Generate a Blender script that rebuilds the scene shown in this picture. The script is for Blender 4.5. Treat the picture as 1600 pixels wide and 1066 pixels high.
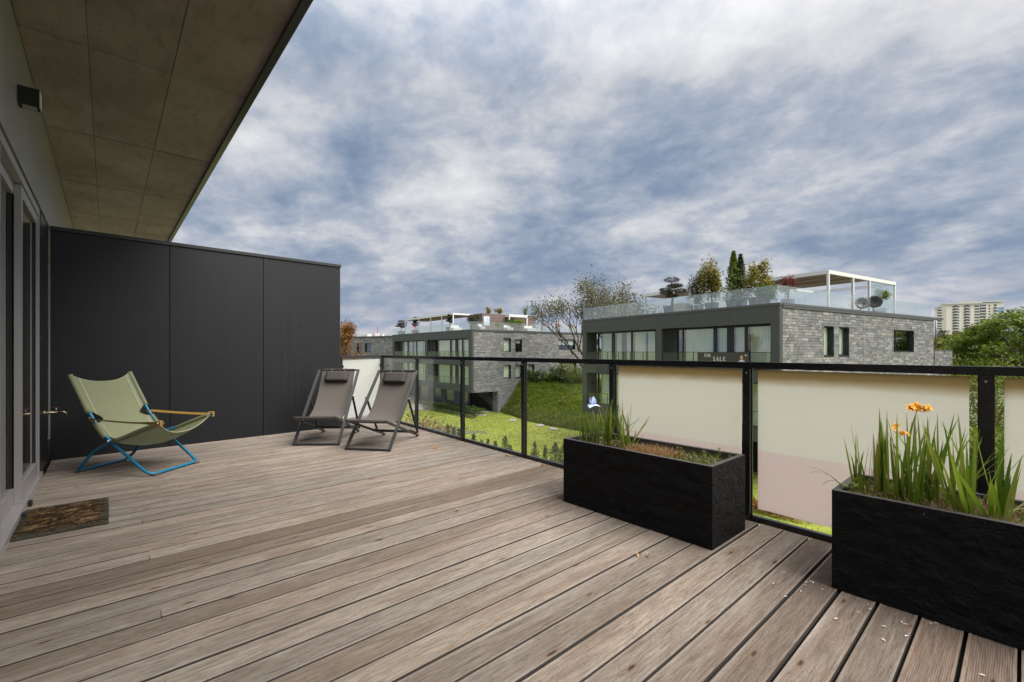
import bpy, bmesh, math, random
import numpy as np
from mathutils import Vector, Matrix, noise as mnoise
R = math.radians
for o in list(bpy.data.objects): bpy.data.objects.remove(o, do_unlink=True)
scene = bpy.context.scene
col = scene.collection
random.seed(7); rng = np.random.default_rng(7)

# ------------------------------------------------------------------ camera
CAM_H, YAW, FPX, CXP, YHP = 1.18, R(41.63), 711.1, 800.0, 548.0
cam = bpy.data.cameras.new('camera'); camo = bpy.data.objects.new('camera', cam); col.objects.link(camo)
camo.location = (0, 0, CAM_H); camo.rotation_euler = (R(90), 0, -YAW)
cam.sensor_width = 36; cam.lens = 36 * FPX / 1600; cam.shift_y = 15 / 1600
cam.clip_start = 0.05; cam.clip_end = 6000
scene.camera = camo
scene.render.resolution_x = 1024; scene.render.resolution_y = 682

# ------------------------------------------------------------------ world, sun, exposure
SUN_EL, SUN_AZ = R(54), R(160)        # azimuth measured from +Y towards +X (compass style)
world = bpy.data.worlds.new('World'); scene.world = world; world.use_nodes = True
def build_world():
    nt = world.node_tree; nt.nodes.clear()
    def n(t, **k):
        x = nt.nodes.new(t)
        for a, b in k.items(): setattr(x, a, b)
        return x
    def lk(a, b): nt.links.new(a, b)
    def math_(op, a, b=None, clamp=False):
        m = n('ShaderNodeMath', operation=op); m.use_clamp = clamp
        for i, v in enumerate((a, b)):
            if v is None: continue
            if isinstance(v, (int, float)): m.inputs[i].default_value = v
            else: lk(v, m.inputs[i])
        return m.outputs[0]
    def ramp(fac, pts):
        r = n('ShaderNodeValToRGB'); e = r.color_ramp.elements
        while len(e) < len(pts): e.new(0.5)
        for q, (p, c) in zip(e, pts): q.position = p; q.color = (*c, 1) if len(c) == 3 else c
        lk(fac, r.inputs[0]); return r.outputs[0]
    def mix(f, a, b):
        m = n('ShaderNodeMix', data_type='RGBA')
        for i, v in ((0, f), (6, a), (7, b)):
            if isinstance(v, (int, float)): m.inputs[i].default_value = v
            elif isinstance(v, tuple): m.inputs[i].default_value = (*v, 1)
            else: lk(v, m.inputs[i])
        return m.outputs[2]
    sky = n('ShaderNodeTexSky', sky_type='NISHITA'); sky.sun_disc = False
    sky.sun_elevation = SUN_EL; sky.sun_rotation = SUN_AZ
    skyc = n('ShaderNodeVectorMath', operation='SCALE'); lk(sky.outputs[0], skyc.inputs[0]); skyc.inputs['Scale'].default_value = 0.085
    tc = n('ShaderNodeTexCoord'); sp = n('ShaderNodeSeparateXYZ'); lk(tc.outputs['Generated'], sp.inputs[0])
    z = math_('MAXIMUM', sp.outputs[2], 0.0); den = math_('ADD', z, 0.27)
    u = math_('DIVIDE', sp.outputs[0], den); v = math_('DIVIDE', sp.outputs[1], den)
    cb = n('ShaderNodeCombineXYZ'); lk(u, cb.inputs[0]); lk(v, cb.inputs[1]); cb.inputs[2].default_value = 3.7
    def cloud(scale, det, rough, dist, sx, sy, rot, off):
        mp = n('ShaderNodeMapping'); lk(cb.outputs[0], mp.inputs[0])
        mp.inputs['Rotation'].default_value = (0, 0, rot); mp.inputs['Scale'].default_value = (sx, sy, 1); mp.inputs['Location'].default_value = (off, off * .7, 0)
        t = n('ShaderNodeTexNoise'); lk(mp.outputs[0], t.inputs['Vector'])
        t.inputs['Scale'].default_value = scale; t.inputs['Detail'].default_value = det; t.inputs['Roughness'].default_value = rough; t.inputs['Distortion'].default_value = dist
        return t.outputs[0]
    big = cloud(1.35, 8, .56, .15, 1, .92, R(28), 4.3)
    fine = cloud(4.2, 9, .58, .25, 1, .88, R(20), 1.1)
    wisp = cloud(11.0, 8, .60, .3, 1, .85, R(35), 7.7)
    d = math_('ADD', math_('MULTIPLY', big, .56), math_('ADD', math_('MULTIPLY', fine, .29), math_('MULTIPLY', wisp, .16)))
    # heavier blue-grey bases low down, brighter tops overhead: what an overcast layer does everywhere
    lift = ramp(z, [(0.0, (.46,)*3), (.09, (.40,)*3), (.20, (.36,)*3), (.34, (.55,)*3), (.50, (.70,)*3), (1, (.74,)*3)])
    d2 = math_('ADD', d, math_('MULTIPLY', math_('SUBTRACT', lift, .5), .36))
    cc = ramp(d2, [(.33, (.165, .235, .355)), (.42, (.245, .315, .435)), (.49, (.395, .445, .535)), (.55, (.58, .60, .65)), (.63, (.76, .765, .785)), (.74, (.88, .88, .885))])
    gap = ramp(d2, [(.28, (1, 1, 1)), (.42, (0, 0, 0))])
    c = mix(math_('MULTIPLY', gap, .35), cc, skyc.outputs[0])
    hz = ramp(z, [(0, (.85,)*3), (.05, (.62,)*3), (.12, (.22,)*3), (.20, (0,)*3)])
    streak = ramp(fine, [(.38, (.35, .43, .575)), (.60, (.66, .635, .655))])
    c = mix(hz, c, streak)
    # an overcast sky is two to three times as bright overhead as low down
    zen = ramp(z, [(.50, (.37,)*3), (1.0, (.95,)*3)])
    bg = n('ShaderNodeBackground'); lk(c, bg.inputs[0]); lk(zen, bg.inputs[1])
    out = n('ShaderNodeOutputWorld'); lk(bg.outputs[0], out.inputs[0])
build_world()
sun = bpy.data.lights.new('sun', 'SUN'); sun.energy = 2.0; sun.angle = R(55); sun.color = (1.0, .955, .89)
suno = bpy.data.objects.new('sun', sun); col.objects.link(suno)
_sd = Vector((math.sin(SUN_AZ) * math.cos(SUN_EL), math.cos(SUN_AZ) * math.cos(SUN_EL), math.sin(SUN_EL)))
suno.rotation_euler = _sd.to_track_quat('Z', 'Y').to_euler(); suno.location = (0, -6, 12)
vs = scene.view_settings; vs.view_transform = 'Standard'; vs.look = 'None'; vs.exposure = 1.5; vs.gamma = 1; vs.use_curve_mapping = False
scene.render.engine = 'CYCLES'; scene.cycles.transparent_max_bounces = 24; scene.cycles.max_bounces = 8

# ------------------------------------------------------------------ survey helpers (the calibrated camera used as a theodolite)
FW = (math.sin(YAW), math.cos(YAW)); RT = (math.cos(YAW), -math.sin(YAW))
def at(px, py, d):
    l = (px - CXP) * d / FPX
    return Vector((FW[0]*d + RT[0]*l, FW[1]*d + RT[1]*l, CAM_H - (py - YHP) * d / FPX))

# ------------------------------------------------------------------ mesh helpers
class MB:
    def __init__(s): s.v = []; s.f = []; s.smooth = False
    def add(s, vs, fs):
        b = len(s.v); s.v += [tuple(p) for p in vs]; s.f += [tuple(b + i for i in f) for f in fs]; return s
    def box(s, x0, x1, y0, y1, z0, z1):
        return s.add([(x0,y0,z0),(x1,y0,z0),(x1,y1,z0),(x0,y1,z0),(x0,y0,z1),(x1,y0,z1),(x1,y1,z1),(x0,y1,z1)],
                     [(0,3,2,1),(4,5,6,7),(0,1,5,4),(1,2,6,5),(2,3,7,6),(3,0,4,7)])
    def cbox(s, x0, x1, y0, y1, z0, z1, c=.004):           # box with chamfered edges
        bm = bmesh.new(); bmesh.ops.create_cube(bm, size=1)
        for p in bm.verts: p.co = ((x0+x1)/2 + p.co.x*(x1-x0), (y0+y1)/2 + p.co.y*(y1-y0), (z0+z1)/2 + p.co.z*(z1-z0))
        bmesh.ops.bevel(bm, geom=bm.edges[:], offset=c, segments=2, profile=.6, affect='EDGES')
        bm.verts.index_update()
        s.add([p.co[:] for p in bm.verts], [[q.index for q in f.verts] for f in bm.faces]); bm.free(); return s
    def bar(s, p0, p1, w, h, up=(0,0,1), c=0):                # rectangular tube between two points
        p0, p1 = Vector(p0), Vector(p1); d = (p1 - p0).normalized(); u = Vector(up)
        if abs(d.dot(u)) > .99: u = Vector((0,1,0))
        r = d.cross(u).normalized(); u = r.cross(d)
        q = []
        for p in (p0, p1):
            for a, b in ((-1,-1),(1,-1),(1,1),(-1,1)): q.append(p + r*(a*w/2) + u*(b*h/2))
        return s.add(q, [(0,1,2,3),(7,6,5,4),(0,4,5,1),(1,5,6,2),(2,6,7,3),(3,7,4,0)])
    def tube(s, pts, r, n=8, caps=True):
        pts = [Vector(p) for p in pts]; rs = r if isinstance(r, (list, tuple)) else [r]*len(pts)
        t0 = (pts[1]-pts[0]).normalized(); u = t0.orthogonal().normalized(); b = len(s.v)
        for i, p in enumerate(pts):
            t = (pts[min(i+1, len(pts)-1)] - pts[max(i-1, 0)]).normalized()
            u = (u - t*u.dot(t)); u = u.normalized() if u.length > 1e-6 else t.orthogonal().normalized(); w = t.cross(u)
            for k in range(n):
                a = 2*math.pi*k/n; s.v.append(tuple(p + (u*math.cos(a) + w*math.sin(a))*rs[i]))
        for i in range(len(pts)-1):
            for k in range(n):
                k2 = (k+1) % n; s.f.append((b+i*n+k, b+i*n+k2, b+(i+1)*n+k2, b+(i+1)*n+k))
        if caps:
            s.f.append(tuple(b+k for k in reversed(range(n)))); e = b+(len(pts)-1)*n; s.f.append(tuple(e+k for k in range(n)))
        return s
    def lathe(s, prof, n=16, c=(0,0,0), M=None):
        b = len(s.v)
        for (r, z) in prof:
            for k in range(n):
                a = 2*math.pi*k/n; p = Vector((r*math.cos(a), r*math.sin(a), z))
                if M is not None: p = M @ p
                s.v.append(tuple(p + Vector(c)))
        for i in range(len(prof)-1):
            for k in range(n):
                k2 = (k+1) % n; s.f.append((b+i*n+k, b+i*n+k2, b+(i+1)*n+k2, b+(i+1)*n+k))
        return s
    def grid(s, fn, nu, nv):
        b = len(s.v)
        for i in range(nu+1):
            for j in range(nv+1): s.v.append(tuple(fn(i/nu, j/nv)))
        for i in range(nu):
            for j in range(nv): s.f.append((b+i*(nv+1)+j, b+(i+1)*(nv+1)+j, b+(i+1)*(nv+1)+j+1, b+i*(nv+1)+j+1))
        return s
    def mesh(s, name, m):
        me = bpy.data.meshes.new(name); me.from_pydata(s.v, [], s.f); me.update()
        if s.smooth: me.polygons.foreach_set('use_smooth', [True]*len(me.polygons))
        if m is not None: me.materials.append(m)
        return me
    def build(s, name, m, parent=None, smooth=False):
        s.smooth = smooth or s.smooth
        return link(name, s.mesh(name, m), parent)
def link(name, me, parent=None, loc=(0,0,0), rot=(0,0,0), scale=(1,1,1)):
    o = bpy.data.objects.new(name, me); col.objects.link(o); o.parent = parent
    o.location = loc; o.rotation_euler = rot; o.scale = scale
    return o
def tag(o, label=None, cat=None, group=None, kind=None):
    if label: o['label'] = label
    if cat: o['category'] = cat
    if group: o['group'] = group
    if kind: o['kind'] = kind
    return o
def thing(name, label, cat, loc=(0,0,0), rz=0, group=None):
    o = bpy.data.objects.new(name, None); col.objects.link(o); o.empty_display_size = .1
    o.location = loc; o.rotation_euler = (0,0,rz); return tag(o, label, cat, group)
def quads_mesh(name, V, m, tri=False):                      # V: N x 4 x 3 (or N x 3 x 3) numpy, every face an island
    N, k = V.shape[:2]; me = bpy.data.meshes.new(name)
    me.vertices.add(N*k); me.vertices.foreach_set('co', V.reshape(-1).astype(np.float32))
    me.loops.add(N*k); me.loops.foreach_set('vertex_index', np.arange(N*k, dtype=np.int32))
    me.polygons.add(N); me.polygons.foreach_set('loop_start', np.arange(0, N*k, k, dtype=np.int32))
    me.update(calc_edges=True); me.validate()
    if m is not None: me.materials.append(m)
    return me
def unit(a): return a / np.maximum(np.linalg.norm(a, axis=-1, keepdims=True), 1e-9)
def leaves(P, size, aspect=.5, up=.35, out=None, droop=0.0):  # diamond leaves at points P
    N = len(P); s = size * rng.uniform(.6, 1.35, (N, 1))
    nrm = rng.normal(size=(N, 3)); nrm[:, 2] += up*2
    if out is not None: nrm += out*.8
    nrm = unit(nrm); t = rng.normal(size=(N, 3)); t[:, 2] -= droop
    t = unit(t - nrm*(t*nrm).sum(1, keepdims=True)); b = np.cross(nrm, t)
    V = np.stack([P, P + t*s*.5 + b*s*aspect*.5 + nrm*s*.06, P + t*s, P + t*s*.5 - b*s*aspect*.5 + nrm*s*.06], 1)
    return V
def blades(P, h, w, lean=.35):                                # thin triangles standing up
    N = len(P); hh = h * rng.uniform(.5, 1.3, (N, 1)); a = rng.uniform(0, 6.28, N)
    sd = np.stack([np.cos(a), np.sin(a), np.zeros(N)], 1) * w/2
    tip = P + np.concatenate([rng.normal(0, lean, (N, 2))*hh, hh], 1)
    return np.stack([P - sd, P + sd, tip], 1)
def clump_points(c, rad, n, nc, spread=.22, shell=.55, flat=1.0):   # leaves gathered in clumps through a crown's volume
    d = unit(rng.normal(size=(nc, 3))); r = rng.uniform(shell, 1.0, (nc, 1))**.6
    cc = d*r*np.array(rad); k = rng.integers(0, nc, n)
    P = cc[k] + rng.normal(size=(n, 3))*spread*np.array(rad)*np.array([1, 1, flat])
    return P + np.array(c), unit(P)
# ------------------------------------------------------------------ materials
class NT:
    def __init__(s, name):
        s.m = bpy.data.materials.new(name); s.m.use_nodes = True; s.t = s.m.node_tree; s.t.nodes.clear()
        s.out = s.n('ShaderNodeOutputMaterial'); s.tc = s.n('ShaderNodeTexCoord')
    def n(s, t, **k):
        x = s.t.nodes.new(t)
        for a, b in k.items(): setattr(x, a, b)
        return x
    def put(s, sock, v):
        if v is None: return
        if hasattr(v, 'is_output'): s.t.links.new(v, sock)
        elif isinstance(v, (tuple, list)): sock.default_value = (*v, 1) if sock.type == 'RGBA' and len(v) == 3 else v
        else: sock.default_value = v
    def math(s, op, a, b=0.0, clamp=False):
        m = s.n('ShaderNodeMath', operation=op); m.use_clamp = clamp; s.put(m.inputs[0], a); s.put(m.inputs[1], b); return m.outputs[0]
    def mix(s, f, a, b, mode='MIX'):
        m = s.n('ShaderNodeMix', data_type='RGBA', blend_type=mode); s.put(m.inputs[0], f); s.put(m.inputs[6], a); s.put(m.inputs[7], b); return m.outputs[2]
    def map(s, scale=(1,1,1), loc=(0,0,0), rot=(0,0,0), src=None):
        m = s.n('ShaderNodeMapping'); s.put(m.inputs[0], src or s.tc.outputs['Object']); m.inputs['Scale'].default_value = scale; s.put(m.inputs['Location'], loc); m.inputs['Rotation'].default_value = rot; return m.outputs[0]
    def noise(s, vec=None, scale=5, detail=4, rough=.55, dist=0):
        t = s.n('ShaderNodeTexNoise'); s.put(t.inputs['Vector'], vec or s.tc.outputs['Object'])
        for k, v in (('Scale', scale), ('Detail', detail), ('Roughness', rough), ('Distortion', dist)): t.inputs[k].default_value = v
        return t.outputs[0]
    def voro(s, vec=None, scale=5, feature='F1', rand=1.0):
        t = s.n('ShaderNodeTexVoronoi', feature=feature); s.put(t.inputs['Vector'], vec or s.tc.outputs['Object']); t.inputs['Scale'].default_value = scale; t.inputs['Randomness'].default_value = rand; return t
    def ramp(s, f, pts, interp='LINEAR'):
        r = s.n('ShaderNodeValToRGB'); r.color_ramp.interpolation = interp; e = r.color_ramp.elements
        while len(e) < len(pts): e.new(.5)
        for q, (p, c) in zip(e, pts): q.position = p; q.color = (*c, 1) if isinstance(c, tuple) else (c, c, c, 1)
        s.put(r.inputs[0], f); return r.outputs[0]
    def bump(s, h, strength=.3, dist=.01):
        b = s.n('ShaderNodeBump'); s.put(b.inputs['Height'], h); b.inputs['Strength'].default_value = strength; b.inputs['Distance'].default_value = dist; return b.outputs[0]
    def bsdf(s, colr, rough=.6, metal=0, spec=.5, normal=None, **k):
        p = s.n('ShaderNodeBsdfPrincipled'); s.put(p.inputs['Base Color'], colr); s.put(p.inputs['Roughness'], rough); s.put(p.inputs['Metallic'], metal); s.put(p.inputs['Specular IOR Level'], spec)
        if normal is not None: s.put(p.inputs['Normal'], normal)
        for a, b in k.items(): s.put(p.inputs[a], b)
        return p.outputs[0]
    def done(s, sh): s.t.links.new(sh, s.out.inputs[0]); return s.m
    def rnd(s):                                               # one number per object and per loose piece
        oi = s.n('ShaderNodeObjectInfo'); g = s.n('ShaderNodeNewGeometry')
        return s.math('FRACT', s.math('ADD', oi.outputs['Random'], g.outputs['Random Per Island']))
    def mixsh(s, f, a, b):
        m = s.n('ShaderNodeMixShader'); s.put(m.inputs[0], f); s.put(m.inputs[1], a); s.put(m.inputs[2], b); return m.outputs[0]
def scl(c, k): return tuple(min(1, x*k) for x in c)
def plain(name, c, rough=.5, metal=0, spec=.5, var=.15, scale=6, bump=.05, bscale=60, bdist=.002):
    t = NT(name); f = t.noise(scale=scale, detail=6)
    cc = t.mix(f, scl(c, 1-var), scl(c, 1+var)); r = t.math('ADD', t.math('MULTIPLY', t.noise(scale=scale*2.3, detail=3), .2), rough-.1)
    nb = t.bump(t.noise(scale=bscale, detail=4), bump, bdist) if bump else None
    return t.done(t.bsdf(cc, r, metal, spec, nb))
def leafmat(name, cols, trans=.35, rough=.5):
    t = NT(name); r = t.rnd(); n_ = len(cols)
    c = t.ramp(r, [(i/(n_-1), k) for i, k in enumerate(cols)])
    c = t.mix(t.math('MULTIPLY', t.noise(scale=1.3, detail=2), .5), c, scl(cols[0], .75))
    tr = t.n('ShaderNodeBsdfTranslucent'); t.put(tr.inputs[0], t.mix(.35, c, (1, .95, .35), 'MULTIPLY'))
    return t.done(t.mixsh(trans, t.bsdf(c, rough, 0, .3), tr.outputs[0]))
def glassmat(name, tint=(.92,.95,.94), f0=.04, rough=0.0, boost=1.0, haze=0.0):
    t = NT(name); g = t.n('ShaderNodeNewGeometry'); dt = t.n('ShaderNodeVectorMath', operation='DOT_PRODUCT')
    t.put(dt.inputs[0], g.outputs['Normal']); t.put(dt.inputs[1], g.outputs['Incoming'])
    c = t.math('SUBTRACT', 1.0, t.math('ABSOLUTE', dt.outputs['Value']), True)
    f = t.math('ADD', t.math('MULTIPLY', t.math('POWER', c, 5.0), (1-f0)*boost), f0, True)
    gl = t.n('ShaderNodeBsdfGlossy'); gl.inputs['Roughness'].default_value = rough; gl.inputs[0].default_value = (1,1,1,1)
    tp = t.n('ShaderNodeBsdfTransparent'); tp.inputs[0].default_value = (*tint, 1)
    body = tp.outputs[0]
    if haze:                                                  # a thin pale diffuse layer mixed over the clear glass
        df = t.n('ShaderNodeBsdfDiffuse'); df.inputs[0].default_value = (.80, .84, .84, 1); body = t.mixsh(haze, body, df.outputs[0])
    return t.done(t.mixsh(f, body, gl.outputs[0]))

def wood_mat():
    t = NT('weathered_wood'); oi = t.n('ShaderNodeObjectInfo'); rn = oi.outputs['Random']
    off = t.n('ShaderNodeCombineXYZ'); t.put(off.inputs[0], t.math('MULTIPLY', rn, 37.0)); t.put(off.inputs[1], t.math('MULTIPLY', rn, 11.0)); t.put(off.inputs[2], t.math('MULTIPLY', rn, 5.0))
    base = t.n('ShaderNodeVectorMath', operation='ADD'); t.put(base.inputs[0], t.tc.outputs['Object']); t.put(base.inputs[1], off.outputs[0]); V = base.outputs[0]
    grain = t.noise(t.map((3.2, 46, 8), src=V), 2.2, 10, .70, .5)
    fibre = t.noise(t.map((12, 210, 30), src=V), 2.0, 6, .65, .3)
    patch = t.noise(t.map((1.3, 5, 2), src=V), 1.4, 5, .6, .4)
    long_ = t.noise(t.map((.35, 9, 2), src=V), 1.8, 4, .6, .3)
    c = t.ramp(grain, [(.28, (.100, .083, .069)), (.42, (.202, .172, .145)), (.55, (.288, .250, .214)), (.72, (.380, .337, .294))])
    tone = t.ramp(rn, [(0, (.74, .72, .70)), (.25, (1.04, 1.03, 1.02)), (.5, (.85, .86, .86)), (.75, (1.12, 1.09, 1.05)), (1, (.93, .86, .82))])
    c = t.mix(1.0, c, tone, 'MULTIPLY'); c = t.mix(1.0, c, oi.outputs['Color'], 'MULTIPLY')
    c = t.mix(t.ramp(patch, [(.45, 0.0), (.66, .55)]), c, (.150, .108, .082))
    c = t.mix(t.ramp(long_, [(.52, 0.0), (.72, .55)]), c, (.36, .318, .278))
    c = t.mix(t.ramp(fibre, [(.30, .55), (.46, 0.0)]), c, (.10, .078, .064))
    kv = t.voro(t.map((2.6, 9, 1), src=V), 1.0, 'F1')
    kd = t.math('ADD', kv.outputs['Distance'], t.math('MULTIPLY', t.math('SUBTRACT', grain, .5), .10))
    kn = t.ramp(kd, [(.035, 1.0), (.085, .0)]); halo = t.ramp(kd, [(.05, .55), (.22, .0)])
    c = t.mix(halo, c, (.20, .125, .082)); c = t.mix(kn, c, (.050, .036, .030))
    sv = t.voro(t.map((16, 30, 1), src=V), 1.0, 'F1'); c = t.mix(t.ramp(sv.outputs['Distance'], [(.03, .8), (.07, 0.0)]), c, (.05, .04, .035))
    g = t.n('ShaderNodeNewGeometry'); spz = t.n('ShaderNodeSeparateXYZ'); t.put(spz.inputs[0], t.tc.outputs['Object'])
    dirt = t.ramp(t.math('ADD', spz.outputs[2], .0), [(0.0, 0.0), (1, 0.0)])
    wv = t.noise(t.map((.55, .55, .55), src=g.outputs['Position']), 1.7, 5, .6, .5)
    c = t.mix(t.ramp(wv, [(.50, 0.0), (.74, .42)]), c, (.150, .122, .100))
    h = t.math('ADD', t.math('MULTIPLY', grain, .6), t.math('MULTIPLY', fibre, .5))
    return t.done(t.bsdf(c, t.math('ADD', t.math('MULTIPLY', patch, .2), .58), 0, .25, t.bump(h, .55, .004)))
def concrete_mat():
    t = NT('board_concrete'); a = t.noise(scale=1.1, detail=7, rough=.6, dist=.3); b = t.noise(t.map((5, 1.6, 3)), 2.0, 7, .7); f = t.noise(scale=38, detail=5, rough=.7)
    c = t.ramp(a, [(.28, (.190, .157, .142)), (.5, (.270, .230, .212)), (.72, (.345, .302, .282))])
    c = t.mix(t.ramp(b, [(.36, .5), (.50, 0.0)]), c, (.135, .108, .095)); c = t.mix(t.math('MULTIPLY', f, .25), c, (.33, .29, .25))
    oi = t.n('ShaderNodeObjectInfo'); c = t.mix(1.0, c, t.ramp(oi.outputs['Random'], [(0, (.86, .85, .84)), (1, (1.1, 1.1, 1.1))]), 'MULTIPLY')
    v = t.voro(scale=9); vm = t.math('ADD', v.outputs['Distance'], t.math('MULTIPLY', f, .09)); hole = t.ramp(vm, [(.075, 1.0), (.10, 0.0)])
    v2 = t.voro(scale=27); hole2 = t.ramp(v2.outputs['Distance'], [(.05, .7), (.10, 0.0)])
    c = t.mix(hole, c, (.03, .025, .02)); c = t.mix(hole2, c, (.09, .075, .06))
    rust = t.voro(scale=3.1); c = t.mix(t.ramp(rust.outputs['Distance'], [(.02, .8), (.045, 0.0)]), c, (.26, .09, .03))
    h = t.math('SUBTRACT', t.math('ADD', t.math('MULTIPLY', a, .4), t.math('MULTIPLY', f, .25)), hole)
    return t.done(t.bsdf(c, .75, 0, .3, t.bump(h, .35, .006)))
def stone_mat(name, warm=0.0):
    t = NT(name); r = t.rnd(); oi = t.n('ShaderNodeObjectInfo')
    c = t.ramp(r, [(0, (.135, .135, .140)), (.3, (.180, .180, .184)), (.6, (.220, .217, .217)), (.88, (.275, .27, .266)), (.975, (.35, .34, .325)), (1, (.31, .245, .19))])
    g = t.n('ShaderNodeNewGeometry'); P = g.outputs['Position']
    n1 = t.noise(t.map((1, 1, 2.2), src=P), 3.5, 7, .68, .6); n2 = t.noise(t.map((1, 1, 1), src=P), 17, 5, .65, .3)
    c = t.mix(t.ramp(n1, [(.36, .6), (.52, 0.0)]), c, (.080, .080, .086)); c = t.mix(t.ramp(n2, [(.52, 0.0), (.72, .55)]), c, (.44, .43, .42))
    h = t.math('ADD', n1, t.math('MULTIPLY', n2, .5))
    return t.done(t.bsdf(c, .72, 0, .35, t.bump(h, .8, .03)))
def lawn_mat():
    t = NT('lawn_grass'); a = t.noise(scale=.14, detail=5, rough=.6, dist=.6); b = t.noise(t.map((1, 1, 1)), 1.3, 7, .65, .3); f = t.noise(scale=22, detail=4, rough=.7)
    c = t.ramp(a, [(.3, (.150, .185, .030)), (.5, (.235, .258, .042)), (.7, (.345, .345, .070))])
    c = t.mix(t.ramp(b, [(.38, .5), (.58, 0.0)]), c, (.085, .140, .018)); c = t.mix(t.math('MULTIPLY', f, .35), c, (.30, .33, .06))
    return t.done(t.bsdf(c, .8, 0, .15, t.bump(t.math('ADD', f, b), .6, .05)))
def frost_mat():
    t = NT('frosted_film'); sp = t.n('ShaderNodeSeparateXYZ'); t.put(sp.inputs[0], t.tc.outputs['Object']); z = sp.outputs[2]
    w = t.noise(t.map((2, 2, 5)), 2.5, 5, .6, .4)
    zz = t.math('ADD', z, t.math('MULTIPLY', t.math('SUBTRACT', w, .5), .035))
    c = t.mix(t.math('MULTIPLY', w, .5), (.94, .918, .872), (.91, .893, .85))
    c = t.mix(t.ramp(zz, [(.935, 0.0), (1.0, .80)]), c, (.50, .37, .17))
    pk = t.ramp(z, [(.488, 1.0), (.491, 0.0)]); c = t.mix(pk, c, t.mix(w, (.94, .835, .83), (.91, .82, .82)))
    tr = t.n('ShaderNodeBsdfTranslucent'); t.put(tr.inputs[0], c)
    return t.done(t.mixsh(.64, t.bsdf(c, .42, 0, .35), tr.outputs[0]))
def canvas_mat(name, c1, c2, scale=420, trans=.15):
    t = NT(name); wx = t.n('ShaderNodeTexWave', bands_direction='X'); wy = t.n('ShaderNodeTexWave', bands_direction='Z')
    for w in (wx, wy): t.put(w.inputs['Vector'], t.tc.outputs['Object']); w.inputs['Scale'].default_value = scale/6.28
    h = t.math('ADD', wx.outputs[0], wy.outputs[0]); c = t.mix(t.noise(scale=7, detail=5), c1, c2); c = t.mix(t.math('MULTIPLY', h, .10), c, scl(c2, 1.25))
    tr = t.n('ShaderNodeBsdfTranslucent'); t.put(tr.inputs[0], c)
    return t.done(t.mixsh(trans, t.bsdf(c, .85, 0, .2, t.bump(h, .25, .001)), tr.outputs[0]))
def mat_mat():
    t = NT('coir_mat'); V = t.map((.42, 1.25, 1)); a = t.noise(V, 14, 9, .68, 1.9); b = t.noise(scale=60, detail=5, rough=.75)
    c = t.ramp(a, [(.32, (.006, .005, .004)), (.44, (.026, .017, .010)), (.52, (.090, .054, .025)), (.59, (.235, .150, .068)), (.65, (.33, .245, .14)), (.74, (.05, .035, .02))])
    sp = t.n('ShaderNodeSeparateXYZ'); t.put(sp.inputs[0], t.tc.outputs['Object'])
    ed = t.math('MAXIMUM', t.math('ABSOLUTE', t.math('DIVIDE', sp.outputs[1], .35)), t.math('ABSOLUTE', t.math('DIVIDE', sp.outputs[0], .235)))
    ed = t.math('ADD', ed, t.math('MULTIPLY', t.math('SUBTRACT', a, .5), 1.2))
    c = t.mix(t.ramp(ed, [(.74, 0.0), (1.05, .9)]), c, t.mix(b, (.012, .012, .010), (.11, .115, .085)))
    c = t.mix(t.ramp(b, [(.3, .5), (.5, 0.0)]), c, (.012, .01, .008))
    return t.done(t.bsdf(c, .95, 0, .1, t.bump(t.math('ADD', a, b), 1.0, .012)))
def planter_mat():
    t = NT('black_slate_planter'); a = t.noise(t.map((1, 1, 1.6)), 14, 8, .62, 1.4); b = t.noise(scale=70, detail=4)
    dust = t.noise(scale=4, detail=6, rough=.7)
    c = t.mix(t.ramp(dust, [(.55, 0.0), (.8, .35)]), (.0085, .0085, .009), (.022, .021, .020))
    c = t.mix(t.ramp(t.voro(scale=24).outputs['Distance'], [(.025, .8), (.05, 0)]), c, (.07, .065, .06))
    return t.done(t.bsdf(c, .60, 0, .13, t.bump(t.math('ADD', a, t.math('MULTIPLY', b, .3)), .9, .020)))
def panel_mat(name, c, rough=.42, streak=0.0):
    t = NT(name); a = t.noise(scale=1.6, detail=5, rough=.6); s_ = t.noise(t.map((8, 8, .35)), 2.4, 5, .6); sp = t.voro(scale=6.5)
    cc = t.mix(a, scl(c, .9), scl(c, 1.15)); cc = t.mix(t.math('MULTIPLY', t.ramp(s_, [(.45, 0.0), (.7, 1.0)]), streak), cc, scl(c, 2.1))
    cc = t.mix(t.ramp(sp.outputs['Distance'], [(.012, .7), (.03, 0.0)]), cc, scl(c, 3.0))
    rr = t.math('ADD', t.math('MULTIPLY', s_, .16), rough-.08)
    return t.done(t.bsdf(cc, rr, 0, .5, t.bump(t.noise(scale=3, detail=2), .06, .01)))
def bark_mat(name, c):
    t = NT(name); a = t.noise(t.map((6, 6, 1)), 5, 6, .65); return t.done(t.bsdf(t.mix(a, scl(c, .6), scl(c, 1.4)), .9, 0, .2, t.bump(a, .7, .03)))

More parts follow.
